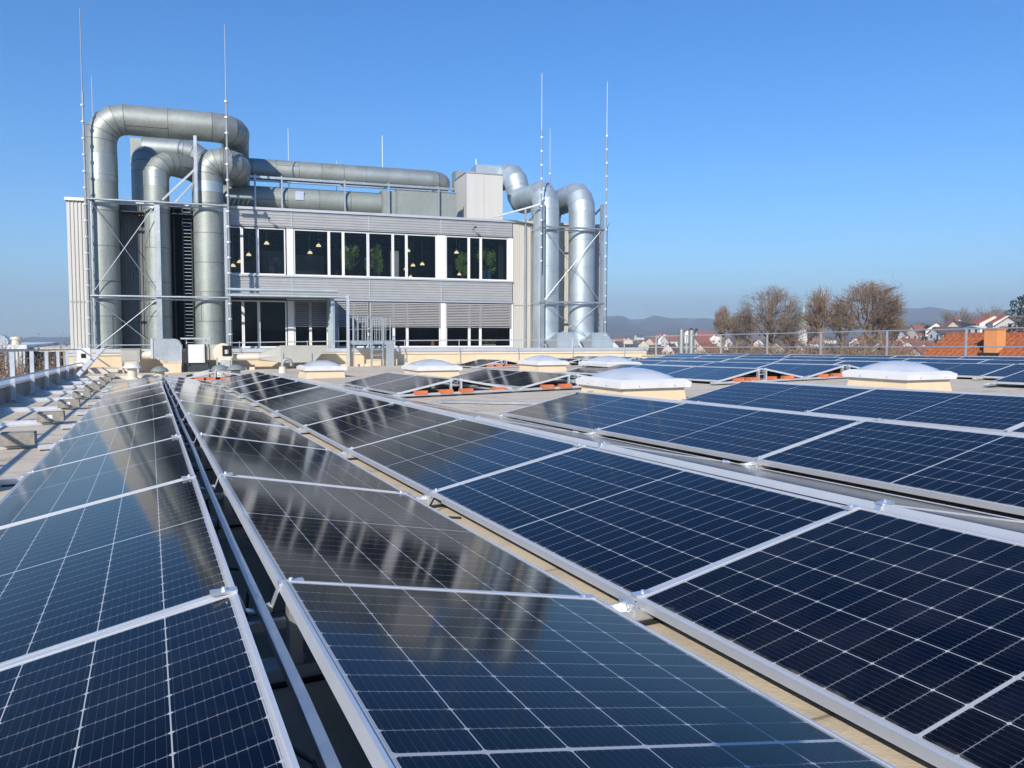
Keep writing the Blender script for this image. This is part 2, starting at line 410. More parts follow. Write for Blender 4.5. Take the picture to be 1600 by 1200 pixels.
ORD = ['first', 'second', 'third', 'fourth', 'fifth', 'sixth', 'seventh', 'eighth', 'ninth', 'tenth', 'eleventh', 'twelfth', 'thirteenth', 'fourteenth', 'fifteenth', 'sixteenth']

# ------------------------------------------------------------------ terrain and far hills
def lerp_tab(tab, x):
    if x <= tab[0][0]: return tab[0][1]
    for (a, b), (c, d) in zip(tab, tab[1:]):
        if x <= c:
            t = (x-a)/(c-a); t = t*t*(3-2*t); return b+(d-b)*t
    return tab[-1][1]
RIDGE = [(-180, .004), (-50, -.008), (-32, -.0045), (-28, -.004), (-24, -.003), (-20, .004), (-8, .016), (4, .021), (6.9, .0218), (8.5, .0206), (9.8, .0218), (14, .0208), (18, .0195), (22, .024),
         (25, .0300), (26.5, .0305), (28.3, .0275), (30, .0255), (32.7, .0265), (40, .031), (60, .024), (90, .012), (180, .004)]
def hash1(i): 
    x = math.sin(i*127.1+311.7)*43758.5453; return x-math.floor(x)
def vnoise(x, y):
    xi, yi = math.floor(x), math.floor(y); fx, fy = x-xi, y-yi; fx = fx*fx*(3-2*fx); fy = fy*fy*(3-2*fy)
    h = lambda a, b: hash1(a*1.37+b*57.31)
    return (h(xi, yi)*(1-fx)+h(xi+1, yi)*fx)*(1-fy)+(h(xi, yi+1)*(1-fx)+h(xi+1, yi+1)*fx)*fy
def sstep(a, b, x):
    t = max(0, min(1, (x-a)/(b-a))); return t*t*(3-2*t)
def ground_z(x, y):
    r = sqrt(x*x+y*y); az = math.degrees(atan2(x, y))-math.degrees(YAW)   # degrees right of the view axis
    az = (az+180) % 360-180
    z = -11 - 13*sstep(90, 420, r)
    side = sstep(17.5, 30, az)*(1-sstep(60, 90, az))
    z += side*(26*sstep(120, 520, r))
    mid = sstep(3, 9, az)*(1-sstep(16, 20, az))
    z += mid*12*sstep(250, 900, r)
    z += (vnoise(x/90+7, y/90+3)-.5)*4*sstep(60, 200, r)
    top = CAMZ+4500*lerp_tab(RIDGE, az)+6*(vnoise(az*1.3+9, 4.2)-.5)+3*(vnoise(az*5+3, 1.1)-.5)
    f = sstep(1500, 4500, r)
    fold = (vnoise(az*.9+40, r/700.)-.5)*70*.7*sstep(1700, 2600, r)*(1-sstep(3600, 4500, r))
    z = z*(1-f)+top*f+fold
    if r > 4500: z -= (r-4500)*.05
    return z
mb = MB(); rs = [0, 12, 25, 40, 60, 80, 105, 135, 170, 210, 255, 310, 375, 450, 540, 650, 780, 930, 1100, 1300, 1550, 1850, 2200, 2500, 2800, 3100, 3400, 3700, 3950, 4200, 4400, 4500, 4700, 5100, 5500]
azs = []; a = -180.
while a < 180:
    azs.append(a); a += .5 if -40 <= a < 45 else (3 if -70 <= a < 80 else 10)
n = len(azs); vs = []
for r_ in rs:
    for a in azs:
        t = radians(a)+YAW; x, y = r_*sin(t), r_*cos(t); vs.append((x, y, ground_z(x, y)))
fs = []
for i in range(len(rs)-1):
    for j in range(n):
        k = (j+1) % n; fs.append((i*n+j, (i+1)*n+j, (i+1)*n+k, i*n+k))
mb.add(vs, fs); mb.build('terrain', M['terrain'], origin=(0, 0, 0), smooth=60, struct=True)

# ------------------------------------------------------------------ our flat roof
XL, XR, YN = -2.4, 21.4, -9.
def wallY(x): return 34.25-.1*x
mb = MB(); nx, ny = 24, 30
P = [(-2.9, YN), (21.9, YN), (21.9, 32.2), (-2.9, 34.7)]
top = [(x, y, R(x, y)) for x, y in P]; bot = [(x, y, -11.5) for x, y in P]
mb.add(top+bot, [(0, 1, 2, 3), (7, 6, 5, 4), (0, 4, 5, 1), (1, 5, 6, 2), (2, 6, 7, 3), (3, 7, 4, 0)])
rf = mb.build('roof', roof_material(), origin=(0, 0, 0), struct=True)

def parapet(name, x0, x1, top_h, label):
    t = thing(name, ((x0+x1)/2, 12, R(x0, 12)), label, 'parapet wall')
    a, b_ = YN, wallY((x0+x1)/2)+.1
    m1 = MB(); m2 = MB()
    def z(y, h): return R((x0+x1)/2, y)+h
    def slab(m, xa, xb, h0, h1):
        m.add([(xa, a, z(a, h0)), (xb, a, z(a, h0)), (xb, b_, z(b_, h0)), (xa, b_, z(b_, h0)), (xa, a, z(a, h1)), (xb, a, z(a, h1)), (xb, b_, z(b_, h1)), (xa, b_, z(b_, h1))],
              [(0,3,2,1),(4,5,6,7),(0,1,5,4),(1,2,6,5),(2,3,7,6),(3,0,4,7)])
    slab(m1, x0, x1, -.05, top_h-.05); slab(m2, x0-.06, x1+.05, top_h-.048, top_h)
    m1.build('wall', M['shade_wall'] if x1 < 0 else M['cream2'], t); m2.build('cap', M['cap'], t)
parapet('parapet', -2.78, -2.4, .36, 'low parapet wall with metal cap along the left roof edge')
parapet('parapet', 21.4, 21.75, .15, 'low parapet wall with metal cap along the right roof edge')

# left railing: flat uprights with a gusset foot; each stands on a long arm weighted by a concrete block
t = thing('roof_railing', (-2.25, 12, R(-2.3, 12)), 'silver railing with flat uprights along the left roof edge', 'railing')
YS = [30.5-2.68*i for i in range(14)]
zt = lambda y: R(-2.3, y)+.955
mr = MB(); mr.tube([(-2.24, -5.5, zt(-5.5)), (-2.24, 33.9, zt(33.9))], .022, 8); mr.build('top_rail', M['alu_d'], t, smooth=40)
mr = MB(); mr.tube([(-2.24, -5.5, zt(-5.5)-.48), (-2.24, 33.9, zt(33.9)-.48)], .02, 8); mr.build('middle_rail', M['alu_d'], t, smooth=40)
for y in YS:
    r0 = R(-2.25, y); mp = MB()
    mp.box(-2.31, -2.27, y-.035, y+.035, r0+.05, r0+.95); mp.box(-2.33, -2.255, y-.05, y-.036, r0+.02, r0+.96)
    mp.build('upright', M['alu'], t)
    mg = MB(); mg.prism([(-2.27, r0+.04), (-2.05, r0+.04), (-2.27, r0+.21)], 'y', y-.004, y+.004); mg.build('gusset', M['alu_d'], t)
    ma = MB(); ma.box(-2.36, -1.16, y-.05, y+.05, r0+.005, r0+.035); ma.box(-2.36, -1.16, y+.04, y+.048, r0+.035, r0+.075); ma.build('base_arm', M['alu'], t)
rnd = random.Random(5)
for i, y in enumerate(YS):
    if y < 2: continue
    yb = y-.05+(rnd.random()-.5)*.06; x = -1.17+(rnd.random()-.5)*.04; z0 = R(x, yb)+.037
    mc = MB(); L, Wd, H = .15, .1, .125
    b0 = [(x-L, yb-Wd, z0), (x+L, yb-Wd, z0), (x+L, yb+Wd, z0), (x-L, yb+Wd, z0)]
    e = .008
    rings = [[(x-L+e, yb-Wd+e, z0), (x+L-e, yb-Wd+e, z0), (x+L-e, yb+Wd-e, z0), (x-L+e, yb+Wd-e, z0)],
             [(x-L, yb-Wd, z0+e), (x+L, yb-Wd, z0+e), (x+L, yb+Wd, z0+e), (x-L, yb+Wd, z0+e)],
             [(x-L, yb-Wd, z0+H-e), (x+L, yb-Wd, z0+H-e), (x+L, yb+Wd, z0+H-e), (x-L, yb+Wd, z0+H-e)],
             [(x-L+e, yb-Wd+e, z0+H), (x+L-e, yb-Wd+e, z0+H), (x+L-e, yb+Wd-e, z0+H), (x-L+e, yb+Wd-e, z0+H)]]
    mc.loft(rings)
    k = len([q for q in YS if q >= 2])-1-i
    o = thing('ballast_block', (x, yb, z0), 'grey concrete weight on the railing foot beside the left panel row, %s from the camera' % ORD[k], 'concrete block', 'concrete weights along the left railing')
    mc.build('block', M['conc'], o)
    if k in (3, 4, 5, 7): 
        ms = MB(); ms.box(x-.03, x+.025, yb-Wd-.002, yb-Wd-.0005, z0+.045, z0+.09); ms.build('sticker', M['sticker'], o)

# right railing
t = thing('roof_railing', (21.4, 12, R(21.4, 12)), 'silver two-bar railing along the right roof edge, in front of the town', 'railing')
for h, nm in ((1.01, 'top_rail'), (.50, 'middle_rail')):
    mr = MB(); mr.tube([(21.36, -6, R(21.4, -6)+.0+h+.13-.12), (21.36, 31.9, R(21.4, 31.9)+h+.01)], .019, 8); mr.build(nm, M['alu'], t, smooth=40)
for y in (30.9, 28.6, 26.3, 23.6, 20.95, 18.2, 15.5, 12.8, 10.1, 7.4, 4.7, 2.0):
    mp = MB(); z0 = R(21.4, y); mp.box(21.34, 21.385, y-.024, y+.024, z0+.02, z0+1.02); mp.box(21.28, 21.392, y-.09, y+.09, z0+.16, z0+.18); mp.build('upright', M['alu'], t)

# cream upstand wall in front of the office, its cap and the terrace deck behind
t = thing('upstand_wall', (9, -2.0, -.4), 'cream upstand wall with metal cap at the far end of the roof', 'wall', frame=BF)
mw_ = MB(BF); mw_.box(-2.6, 21.95, -2.07, -1.8, -1.3, .27); mw_.build('wall', M['cream'], t)
mw_ = MB(BF); mw_.box(-2.6, 21.95, -2.12, -2.071, .17, .265); mw_.build('trim', M['cream2'], t)
mw_ = MB(BF); mw_.box(-2.65, 22.0, -2.16, -1.75, .272, .42); mw_.build('cap', M['cap'], t)
mw_ = MB(BF); mw_.box(-2.85, 20.4, -1.74, -.0, -1.2, .33); mw_.build('terrace_deck', M['conc'], struct=True)

# far railing in front of the upstand wall
t = thing('roof_railing', (9, -2.25, -.3), 'thin silver railing in front of the cream wall below the office', 'railing', frame=BF)
zf = lambda s: .58+.0085*s+(.05 if s > 3 else 0)
mr = MB(BF); mr.tube([(-2.3, -2.26, .57), (.42, -2.26, .58), (.42, -2.6, .575)], .02, 8); mr.build('top_rail', M['alu'], t, smooth=40)
mr = MB(BF); mr.tube([(3.1, -2.26, .66), (7.9, -2.26, .73), (12.6, -2.26, .77), (21.3, -2.26, .78), (21.45, -2.26, .68)], .02, 8); mr.build('top_rail', M['alu'], t, smooth=40)
for s in (-2.1, .42, 3.54, 6.19, 7.94, 10.24, 12.65, 15.38, 18.03, 20.67):
    mp = MB(BF); x, y = (BF @ Vector((s, -2.26, 0))).xy; mp.tube([(s, -2.26, R(x, y)), (s, -2.26, zf(s)+.06)], .017, 6); mp.box(s-.07, s+.07, -2.33, -2.19, R(x, y), R(x, y)+.02)
    mp.build('upright', M['alu_d'], t)

# ------------------------------------------------------------------ solar panels
TILT = .1974; GW = 1.038*cos(TILT); GR = 1.038*sin(TILT); GAP = .1203; PITCHY = 2.1377; EAVE = .0783
proto = None
def panel_mesh():
    fr = MB(); W_ = .010
    fr.box(0, PL, 0, W_, -.035, 0); fr.box(0, PL, PW-W_, PW, -.035, 0)
    fr.box(0, W_, W_, PW-W_, -.035, 0); fr.box(PL-W_, PL, W_, PW-W_, -.035, 0)
    fr.box(W_, PL-W_, W_, W_+.018, -.035, -.0335); fr.box(W_, PL-W_, PW-W_-.018, PW-W_, -.035, -.0335)
    gl = MB(); z0, z1 = -.009, -.0028; x0, x1, y0, y1 = W_, PL-W_, W_, PW-W_
    gl.add([(x0,y0,z0),(x1,y0,z0),(x1,y1,z0),(x0,y1,z0),(x0,y0,z1),(x1,y0,z1),(x1,y1,z1),(x0,y1,z1)], [(4,5,6,7)])
    gl.cm = 1; gl.add([(x0,y0,z0),(x1,y0,z0),(x1,y1,z0),(x0,y1,z0)], [(3,2,1,0)])
    return fr, gl
def place_panel(X, Y, face, gz, rot, label, group):
    """X: low-edge X of the face, Y: near end; face 'L' looks left, 'R' looks right"""
    global proto
    ex = Vector((rot, 1, SY+SX*rot)).normalized()
    up = Vector((GW, 0, GR+SX*GW)).normalized() if face == 'L' else Vector((-GW, 0, GR-SX*GW)).normalized()
    up = (up-ex*up.dot(ex)).normalized()
    o = Vector((X, Y, R(X, Y)+EAVE+gz))
    if face == 'L': o = o+ex*PL; ex = -ex
    jr = random.Random(int(X*91+Y*37)); jt = Matrix.Rotation((jr.random()-.5)*.011, 4, 'X') @ Matrix.Rotation((jr.random()-.5)*.007, 4, 'Y')
    nz = ex.cross(up).normalized()
    mw = Matrix(((ex.x, up.x, nz.x, o.x), (ex.y, up.y, nz.y, o.y), (ex.z, up.z, nz.z, o.z), (0, 0, 0, 1))) @ jt
    if proto is None:
        fr, gl = panel_mesh()
        proto = bpy.data.objects.new('solar_panel', None); C.objects.link(proto); proto.empty_display_size = .2
        proto.matrix_world = mw; MW[proto.name] = Matrix.Identity(4)
        tag(proto, label, 'solar panel', group)
        gl.build('glass_face', [M['solar'], M['back']], proto); fr.build('frame', M['frame'], proto)
        MW[proto.name] = mw
    else:
        c = copy_tree(proto, mw, label); c['group'] = group
mount = None
def place_mount(X, Y, gz, rot, label, ends):
    """one cross frame under a joint of a double row: roof rail, ridge posts, saddle, clamps"""
    global mount
    mw = Matrix.Translation((X, Y, R(X, Y))) @ Matrix.Rotation(-atan2(-SX, 1)*-1, 4, 'Y')
    mw = Matrix.Translation((X, Y, R(X, Y)+gz)) @ Matrix.Rotation(-math.atan(SX), 4, 'Y')
    if mount is not None: copy_tree(mount, mw, label); return
    mount = bpy.data.objects.new('panel_mount', None); C.objects.link(mount); mount.empty_display_size = .2
    mount.matrix_world = mw; MW[mount.name] = Matrix.Identity(4)
    tag(mount, label, 'panel mount', 'aluminium cross frames under the solar panels')
    ze = EAVE; zr = EAVE+GR; W2 = 2*GW+GAP
    m = MB(); m.box(-.17, W2+.03, -.045, .045, .012, .03); m.box(-.17, W2+.03, -.045, -.038, .03, .05); m.box(-.17, W2+.03, .038, .045, .03, .05); m.build('base_rail', M['alu'], mount)
    m = MB(); m.box(-.15, W2, -.06, .06, 0, .011); m.build('rubber_pad', M['black'], mount)
    for x in (GW-.035, GW+GAP+.035):
        m = MB(); s_ = -1 if x < GW else 1
        m.box(x-.018, x+.018, -.03, -.024, .03, zr-.035); m.box(x-.018, x+.018, .024, .03, .03, zr-.035); m.box(x-.018, x-.013, -.024, .024, .03, zr-.05)
        m.box(x-.02, x+.02, -.035, .035, zr-.06, zr-.036); m.build('ridge_post', M['alu'], mount)
    m = MB(); c = GW+GAP/2; z1 = zr-.005
    for s_ in (-1, 1):
        pts = [(c+s_*(GAP/2+.004), 0, z1), (c+s_*(GAP/2-.010), 0, z1-.022), (c+s_*.034, 0, z1-.062), (c+s_*.012, 0, z1-.068)]
        for p, q in zip(pts, pts[1:]): m.bar(p, q, .028, .004, up=(1, 0, .3))
    m.build('saddle', M['alu'], mount)
    sl_ = GR/GW
    for xa, xb, za, zb in ((.0, GW-.01, ze, zr), (GW+GAP+.01, W2, zr, ze)):
        m = MB(); m.bar((xa, 0, za-.009), (xb, 0, zb-.009), .012, .008); m.build('cover_rail', M['frame'], mount)
    m = MB(); m.box(c-.072, c+.072, -.012, .012, zr-.13, zr-.105); m.build('cross_tie', M['alu_d'], mount)
    for x, z in ((.035, ze+.004), (GW-.03, zr-.006), (GW+GAP+.03, zr-.006), (W2-.035, ze+.004)):
        m = MB(); m.box(x-.035, x+.035, -.018, .018, z-.002, z+.006); m.lathe((x, 0, z+.006), [(.006, 0), (.006, .009)], 8); m.build('clamp', M['alu'], mount)
    for x, s_ in ((.0, -1), (W2, 1)):
        m = MB(); m.box(x-.02, x+.02, -.04, .04, .03, ze-.034); m.box(x+s_*.021-.006, x+s_*.021+.006, -.05, .05, .03, ze-.01)
        m.tube([(x+s_*.035, -.02, .03), (x+s_*.035, -.02, ze-.01)], .006, 6); m.build('eave_foot', M['alu'], mount)
    MW[mount.name] = mw
ROWS = [  # X low edge, Y near, first k, number, gz, rot, name
    (-.8119, 2.289, -1, 10, 0, 0, 'leftmost double row', 2),
    (1.4598, 2.221, -1, 10, .0057, .0017, 'second double row from left', 2),
    (3.739, 2.083+PITCHY, -3, 5, .033, 0, 'third double row from left', 2),
    (6.250, 2.024+PITCHY, -4, 6, .0638, -.004, 'fourth double row from left', 2),
    (3.83, 13.17, 0, 2, .02, 0, 'first double row amid the roof', 2),
    (6.20, 13.20, 0, 2, .02, 0, 'second double row amid the roof', 2),
    (10.14, 12.5, 0, 3, .01, 0, 'first double row of right field', 2),
    (12.42, 12.5, 0, 4, .01, 0, 'second double row of right field', 2),
    (14.70, 8.2, 0, 7, .0, 0, 'third double row of right field', 2),
    (16.98, 8.2, 0, 8, .0, 0, 'fourth double row of right field', 2),
    (19.1, 8.2, 0, 9, .0, 0, 'fifth double row of right field', 2),
    (12.95, 2.5, 0, 3, .02, 0, 'double row behind right skylight', 1),
    (10.3, 25.7, 0, 1, .0, 0, 'first small row by cream wall', 2),
    (12.58, 24.2, 0, 1, .0, 0, 'second small row by cream wall', 2),
    (14.86, 24.2, 0, 2, .0, 0, 'third small row by cream wall', 2),
    (.62, 23.0, 0, 1, .0, 0, 'short row among the roof vents', 2),
]
roofm = None
for (X, Y0, k0, nk, gz, rot, nm, _) in ROWS:
    for i in range(nk):
        Y = Y0+(k0+i)*PITCHY; xo = rot*(Y-2)
        for face in 'LR':
            lab = 'solar panel, %s from camera, %s slope of %s' % (ORD[i], 'left' if face == 'L' else 'right', nm)
            xx = X+xo if face == 'L' else X+xo+2*GW+GAP
            place_panel(xx, Y+.0109, face, gz, rot, lab, 'solar panels of the %s' % nm)
    for i in range(nk+1):
        Y = Y0+(k0+i)*PITCHY
        if i == 0: Y += .03
        if i == nk: Y -= .03
        place_mount(X+rot*(Y-2), Y, gz, rot, 'aluminium frame, %s from camera, under %s' % (ORD[i], nm), None)
    if nk >= 2:
        ya, yb = Y0+k0*PITCHY-.05, Y0+(k0+nk)*PITCHY-.1; xc = X+GW+GAP/2
        zc = lambda y: R(xc, y)+EAVE+gz+GR-.066
        m = MB(); q = 14
        pts = [(xc+rot*(y-2)+.006*sin(j*1.9), y, zc(y)-.0) for j, y in ((j, ya+(yb-ya)*j/q) for j in range(q+1))]
        for p, r_ in zip(pts, pts[1:]): m.bar(p, r_, .024, .024)
        tag(m.build('cable_conduit', M['galv']), 'square galvanised conduit in the ridge gap of %s' % nm, 'conduit', 'conduits in the ridge gaps')
# cables looping in the gap of the leftmost row
rnd = random.Random(3); y = 1.2; k = 0
while k < 14:
    x0 = -.8119+GW+rnd.uniform(.02, GAP-.03); z0 = R(x0, y)+EAVE+GR-.1
    m = MB(); m.tube([(x0, y, z0-.12), (x0+.02, y+.08, z0-.02), (x0+.01, y+.22, z0+.012), (x0-.02, y+.4, z0-.03), (x0, y+.52, z0-.12)], .005, 5); y += 1.1+rnd.random()*.5
    tag(m.build('cable', M['black']), 'thin black cable loop in the ridge gap of leftmost row, %s from camera' % ORD[k], 'cable', 'cable loops in the leftmost ridge gap'); k += 1
m = MB(); x0, y0 = 1.42, 4.2; z0 = R(x0, y0)
m.tube([(x0+.06, y0, z0+.05), (x0+.0, y0-.03, z0+.085), (x0-.05, y0-.07, z0+.03), (x0-.03, y0-.16, z0+.012), (x0+.08, y0-.24, z0+.012)], .006, 6)
tag(m.build('cable', M['black'], smooth=60), 'short black cable loop on the tan strip between the first two rows', 'cable')

# orange ballast bricks on the rails
rnd = random.Random(11); cnt = 0
def bricks(lst, where):
    global cnt
    for i, (x, y, z) in enumerate(lst):
        m = MB(); L, Wd, H = .12, .06, .07; a = rnd.uniform(-.12, .12); zb = R(x, y)+.0505
        c_, s_ = cos(a), sin(a)
        def P(u, v, h): return (x+u*c_-v*s_, y+u*s_+v*c_, zb+h)
        e = .004
        m.loft([[P(-L+e, -Wd+e, 0), P(L-e, -Wd+e, 0), P(L-e, Wd-e, 0), P(-L+e, Wd-e, 0)], [P(-L, -Wd, e), P(L, -Wd, e), P(L, Wd, e), P(-L, Wd, e)],
                [P(-L, -Wd, H-e), P(L, -Wd, H-e), P(L, Wd, H-e), P(-L, Wd, H-e)], [P(-L+e, -Wd+e, H), P(L-e, -Wd+e, H), P(L-e, Wd-e, H), P(-L+e, Wd-e, H)]])
        tag(m.build('ballast_brick', M['brick']), 'orange brick, %s from left under near end of %s' % (ORD[i], where), 'brick', 'orange brick weights under the panels')
bricks([(4.25, 13.2, 0), (4.72, 13.2, 0), (5.10, 13.2, 0), (5.72, 13.22, 0)], 'the middle double row')
bricks([(6.72, 13.22, 0), (7.1, 13.22, 0), (7.55, 13.22, 0)], 'the second middle double row')
bricks([(10.62, 12.54, 0), (10.98, 12.54, 0), (11.45, 12.54, 0), (11.9, 12.54, 0)], 'the first right-field row')
bricks([(12.85, 12.54, 0), (13.25, 12.54, 0), (13.75, 12.54, 0)], 'the second right-field row')
bricks([(10.85, 25.75, 0), (11.2, 25.75, 0), (11.55, 25.75, 0), (11.95, 25.75, 0)], 'the small far row')
bricks([(14.4, 24.25, 0), (13.1, 24.25, 0)], 'the second small far row')
bricks([(1.2, 23.0, 0), (1.5, 23.02, 0), (1.86, 23.0, 0), (2.15, 22.98, 0)], 'the short row among the vents')

# loose rails lying on the roof
for (x0, y0, x1, y1, lab) in ((5.6, 9.85, 4.1, 11.7, 'loose grey roof rail lying alone near the third double row'), (12.6, 7.6, 13.6, 6.9, 'short loose rail end lying beyond the fourth double row'),
                              (3.0, 17.6, 3.9, 16.4, 'loose grey rail lying left of the middle double row')):
    m = MB(); a = Vector((x0, y0, R(x0, y0)+.03)); b_ = Vector((x1, y1, R(x1, y1)+.03)); m.bar(a, b_, .09, .035); tag(m.build('loose_rail', M['alu_d']), lab, 'rail')

# ------------------------------------------------------------------ skylight domes
def skylight(cx, cy, sx_, sy_, lab):
    z = R(cx, cy); t = thing('skylight', (cx, cy, z), lab, 'skylight', 'dome skylights on the flat roof')
    m = MB()
    def rect(hx, hy, h): return [(cx-hx, cy-hy, z+h), (cx+hx, cy-hy, z+h), (cx+hx, cy+hy, z+h), (cx-hx, cy+hy, z+h)]
    m.loft([rect(sx_-.02, sy_-.02, -.03), rect(sx_-.06, sy_-.06, .19)]); m.build('curb', M['cream'], t)
    m = MB(); m.loft([rect(sx_-.055, sy_-.055, .192), rect(sx_-.055, sy_-.055, .235)]); m.build('gasket', M['alu_d'], t)
    m = MB(); m.loft([rect(sx_+.01, sy_+.01, .22), rect(sx_+.02, sy_+.02, .30), rect(sx_-.06, sy_-.06, .345), rect(sx_-.10, sy_-.10, .345)]); m.build('rim', M['white'], t)
    m = MB(); n = 12; vs = []; hx, hy = sx_-.11, sy_-.11
    for i in range(n+1):
        for j in range(n+1):
            u = -1+2*i/n; v = -1+2*j/n
            h = .155*(max(0, (1-u*u))**.62)*(max(0, (1-v*v))**.62); vs.append((cx+u*hx, cy+v*hy, z+.343+h))
    m.add(vs, [(i*(n+1)+j, (i+1)*(n+1)+j, (i+1)*(n+1)+j+1, i*(n+1)+j+1) for i in range(n) for j in range(n)]); m.build('dome', M['dome'], t, smooth=70)
    m = MB()
    for (ux, uy) in ((-.5, -1), (.5, -1), (-1, -.4), (-1, .4), (1, 0)):
        x, y = cx+ux*(sx_+.02), cy+uy*(sy_+.02); m.lathe((x*1, y*1, z+.255), [(.012, -.006), (.012, .006)], 8)
    m.build('screws', M['alu_d'], t)
skylight(4.54, 23.4, .58, .68, 'small dome skylight left of the ladder, farthest left of all skylights')
skylight(6.9, 20.45, .60, .72, 'dome skylight behind the middle double row, second from the left')
skylight(10.8, 21.55, .50, .72, 'small dome skylight, leftmost of the two close together far back')
skylight(11.3, 18.5, .52, .74, 'dome skylight, right one of the two close together far back')
skylight(6.79, 10.46, .60, .66, 'large dome skylight in mid roof just behind the third double row')
skylight(11.1, 9.22, .54, .62, 'large dome skylight on the right in front of the right panel field')

# ------------------------------------------------------------------ office building
OB = thing('office_building', (8.8, 4, .3), 'two-storey office block with silver cladding, ribbon windows and cream end wall', 'building', frame=BF)
def ribbed(name, x0, x1, z0, z1, mtl, pitch=.17, depth=.035, y=0., vertical=True, parent=OB):
    m = MB(BF); vs = []; fs = []
    prof = []
    if vertical:
        x = x0
        while x < x1-1e-6:
            p = min(pitch, x1-x)
            for f, d in ((0, 0), (.38, 0), (.5, 1), (.88, 1)): prof.append((x+p*f, y-depth*d))
            x += p
        prof.append((x1, y))
        for (px, py) in prof: vs += [(px, py, z0), (px, py, z1)]
    else:
        z = z0
        while z < z1-1e-6:
            p = min(pitch, z1-z)
            for f, d in ((0, 0), (.35, 0), (.55, 1), (.85, 1)): prof.append((z+p*f, y-depth*d))
            z += p
        prof.append((z1, y))
        for (pz, py) in prof: vs += [(x1, py, pz), (x0, py, pz)]
    n = len(prof); fs = [(2*i, 2*i+2, 2*i+3, 2*i+1) for i in range(n-1)]
    m.add(vs, fs)
    return m.build(name, mtl, parent)
# body: side, back, roof, storeys
m = MB(BF)
m.box(-2.9, -2.75, .01, 12, -11, 6.3); m.box(20.3, 20.47, .01, 12, -11, 6.3); m.box(-2.75, 20.3, 11.85, 12, -11, 6.3)
m.build('side_walls', M['wall_c'], OB)
m = MB(BF); m.box(-2.75, 20.3, .02, 11.85, 6.2, 6.3); m.build('flat_roof', M['conc'], OB)
m = MB(BF); m.box(-2.75, 20.3, .25, 11.85, 2.9, 3.3); m.box(-2.75, 20.3, .25, 11.85, -.4, .3); m.build('floor_slab', M['ceiling'], OB)
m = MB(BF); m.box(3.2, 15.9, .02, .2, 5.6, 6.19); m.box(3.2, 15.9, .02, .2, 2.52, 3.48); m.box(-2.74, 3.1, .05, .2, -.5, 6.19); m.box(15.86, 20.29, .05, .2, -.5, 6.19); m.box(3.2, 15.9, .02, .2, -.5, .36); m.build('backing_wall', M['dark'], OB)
m = MB(BF); m.box(3.16, 15.92, -.12, .3, 6.31, 6.42); m.build('roof_edge_cap', M['cap'], OB)
m = MB(BF); m.box(-2.95, 3.159, -.12, .3, 6.31, 6.43); m.build('roof_edge_cap', M['white'], OB)
m = MB(BF); m.box(15.921, 20.52, -.12, .3, 6.31, 6.42); m.build('roof_edge_cap', M['wall_c'], OB)
ribbed('upper_cladding', 3.2, 15.86, 5.61, 6.31, M['siding'], .115, .028, -.02, False)
ribbed('middle_cladding', 3.2, 15.86, 2.55, 3.49, M['siding'], .115, .028, -.02, False)
m = MB(BF)
for x in (5.75, 9.1, 12.4):
    m.box(x-.012, x+.012, -.062, -.02, 5.62, 6.3); m.box(x-.012, x+.012, -.062, -.02, 2.56, 3.48)
m.build('cladding_joints', M['alu'], OB)
ribbed('left_corner_cladding', -2.9, -1.96, -.6, 6.31, M['wall_w'], .135, .036, .0, True)
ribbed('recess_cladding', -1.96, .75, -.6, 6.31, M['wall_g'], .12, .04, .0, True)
ribbed('right_end_cladding', 15.9, 20.47, .33, 6.31, M['wall_c'], .11, .022, .0, True)
m = MB(BF); m.box(15.9, 20.47, -.05, -.041, 2.42, 2.46); m.box(-2.9, -1.97, -.06, -.051, 2.3, 2.33); m.build('cladding_joints', M['wall_c'], OB)
m = MB(BF); m.box(3.16, 15.9, -.10, .2, 3.492, 3.56); m.build('window_sill', M['cap'], OB)
m = MB(BF); m.box(3.16, 15.9, -.10, .2, .361, .43); m.build('window_sill', M['cap'], OB)
m = MB(BF); m.box(3.16, 15.9, -.05, .15, 5.57, 5.608); m.build('lintel', M['darkblue'], OB)
m = MB(BF); m.box(3.16, 15.9, -.05, .15, 2.46, 2.549); m.build('lintel', M['darkblue'], OB)
m = MB(BF); m.box(5.5, 15.9, -.09, -.051, 2.50, 2.545); m.build('trim', M['alu'], OB)
for (a, b_, z0, z1) in ((5.54, 5.82, 3.561, 5.569), (12.20, 12.60, 3.561, 5.569), (15.66, 15.899, 3.561, 5.569), (5.54, 5.80, .431, 2.459), (12.36, 12.60, .431, 2.459), (15.82, 15.899, .431, 2.459)):
    m = MB(BF); m.box(a, b_, -.06, .1, z0, z1); m.build('pier', M['white'], OB)
def window(x0, x1, z0, z1, fw=.055):
    f = MB(BF); f.box(x0, x0+fw, -.02, .06, z0, z1); f.box(x1-fw, x1, -.02, .06, z0, z1); f.box(x0+fw, x1-fw, -.02, .06, z0, z0+fw); f.box(x0+fw, x1-fw, -.02, .06, z1-fw, z1)
    fo = f.build('window', M['white'], OB)
    p = MB(BF); p.add([(x0+fw, .03, z0+fw), (x1-fw, .03, z0+fw), (x1-fw, .03, z1-fw), (x0+fw, .03, z1-fw)], [(0, 1, 2, 3)])
    p.build('pane', M['glass'], fo)
UP = [(3.2, 3.70), (3.705, 4.335), (4.34, 5.49), (5.83, 7.33), (7.335, 7.95), (7.955, 9.04), (9.05, 10.16), (10.165, 10.78), (10.785, 12.19), (12.61, 13.72), (13.725, 14.30), (14.305, 15.65)]
for a, b_ in UP: window(a, b_, 3.562, 5.568)
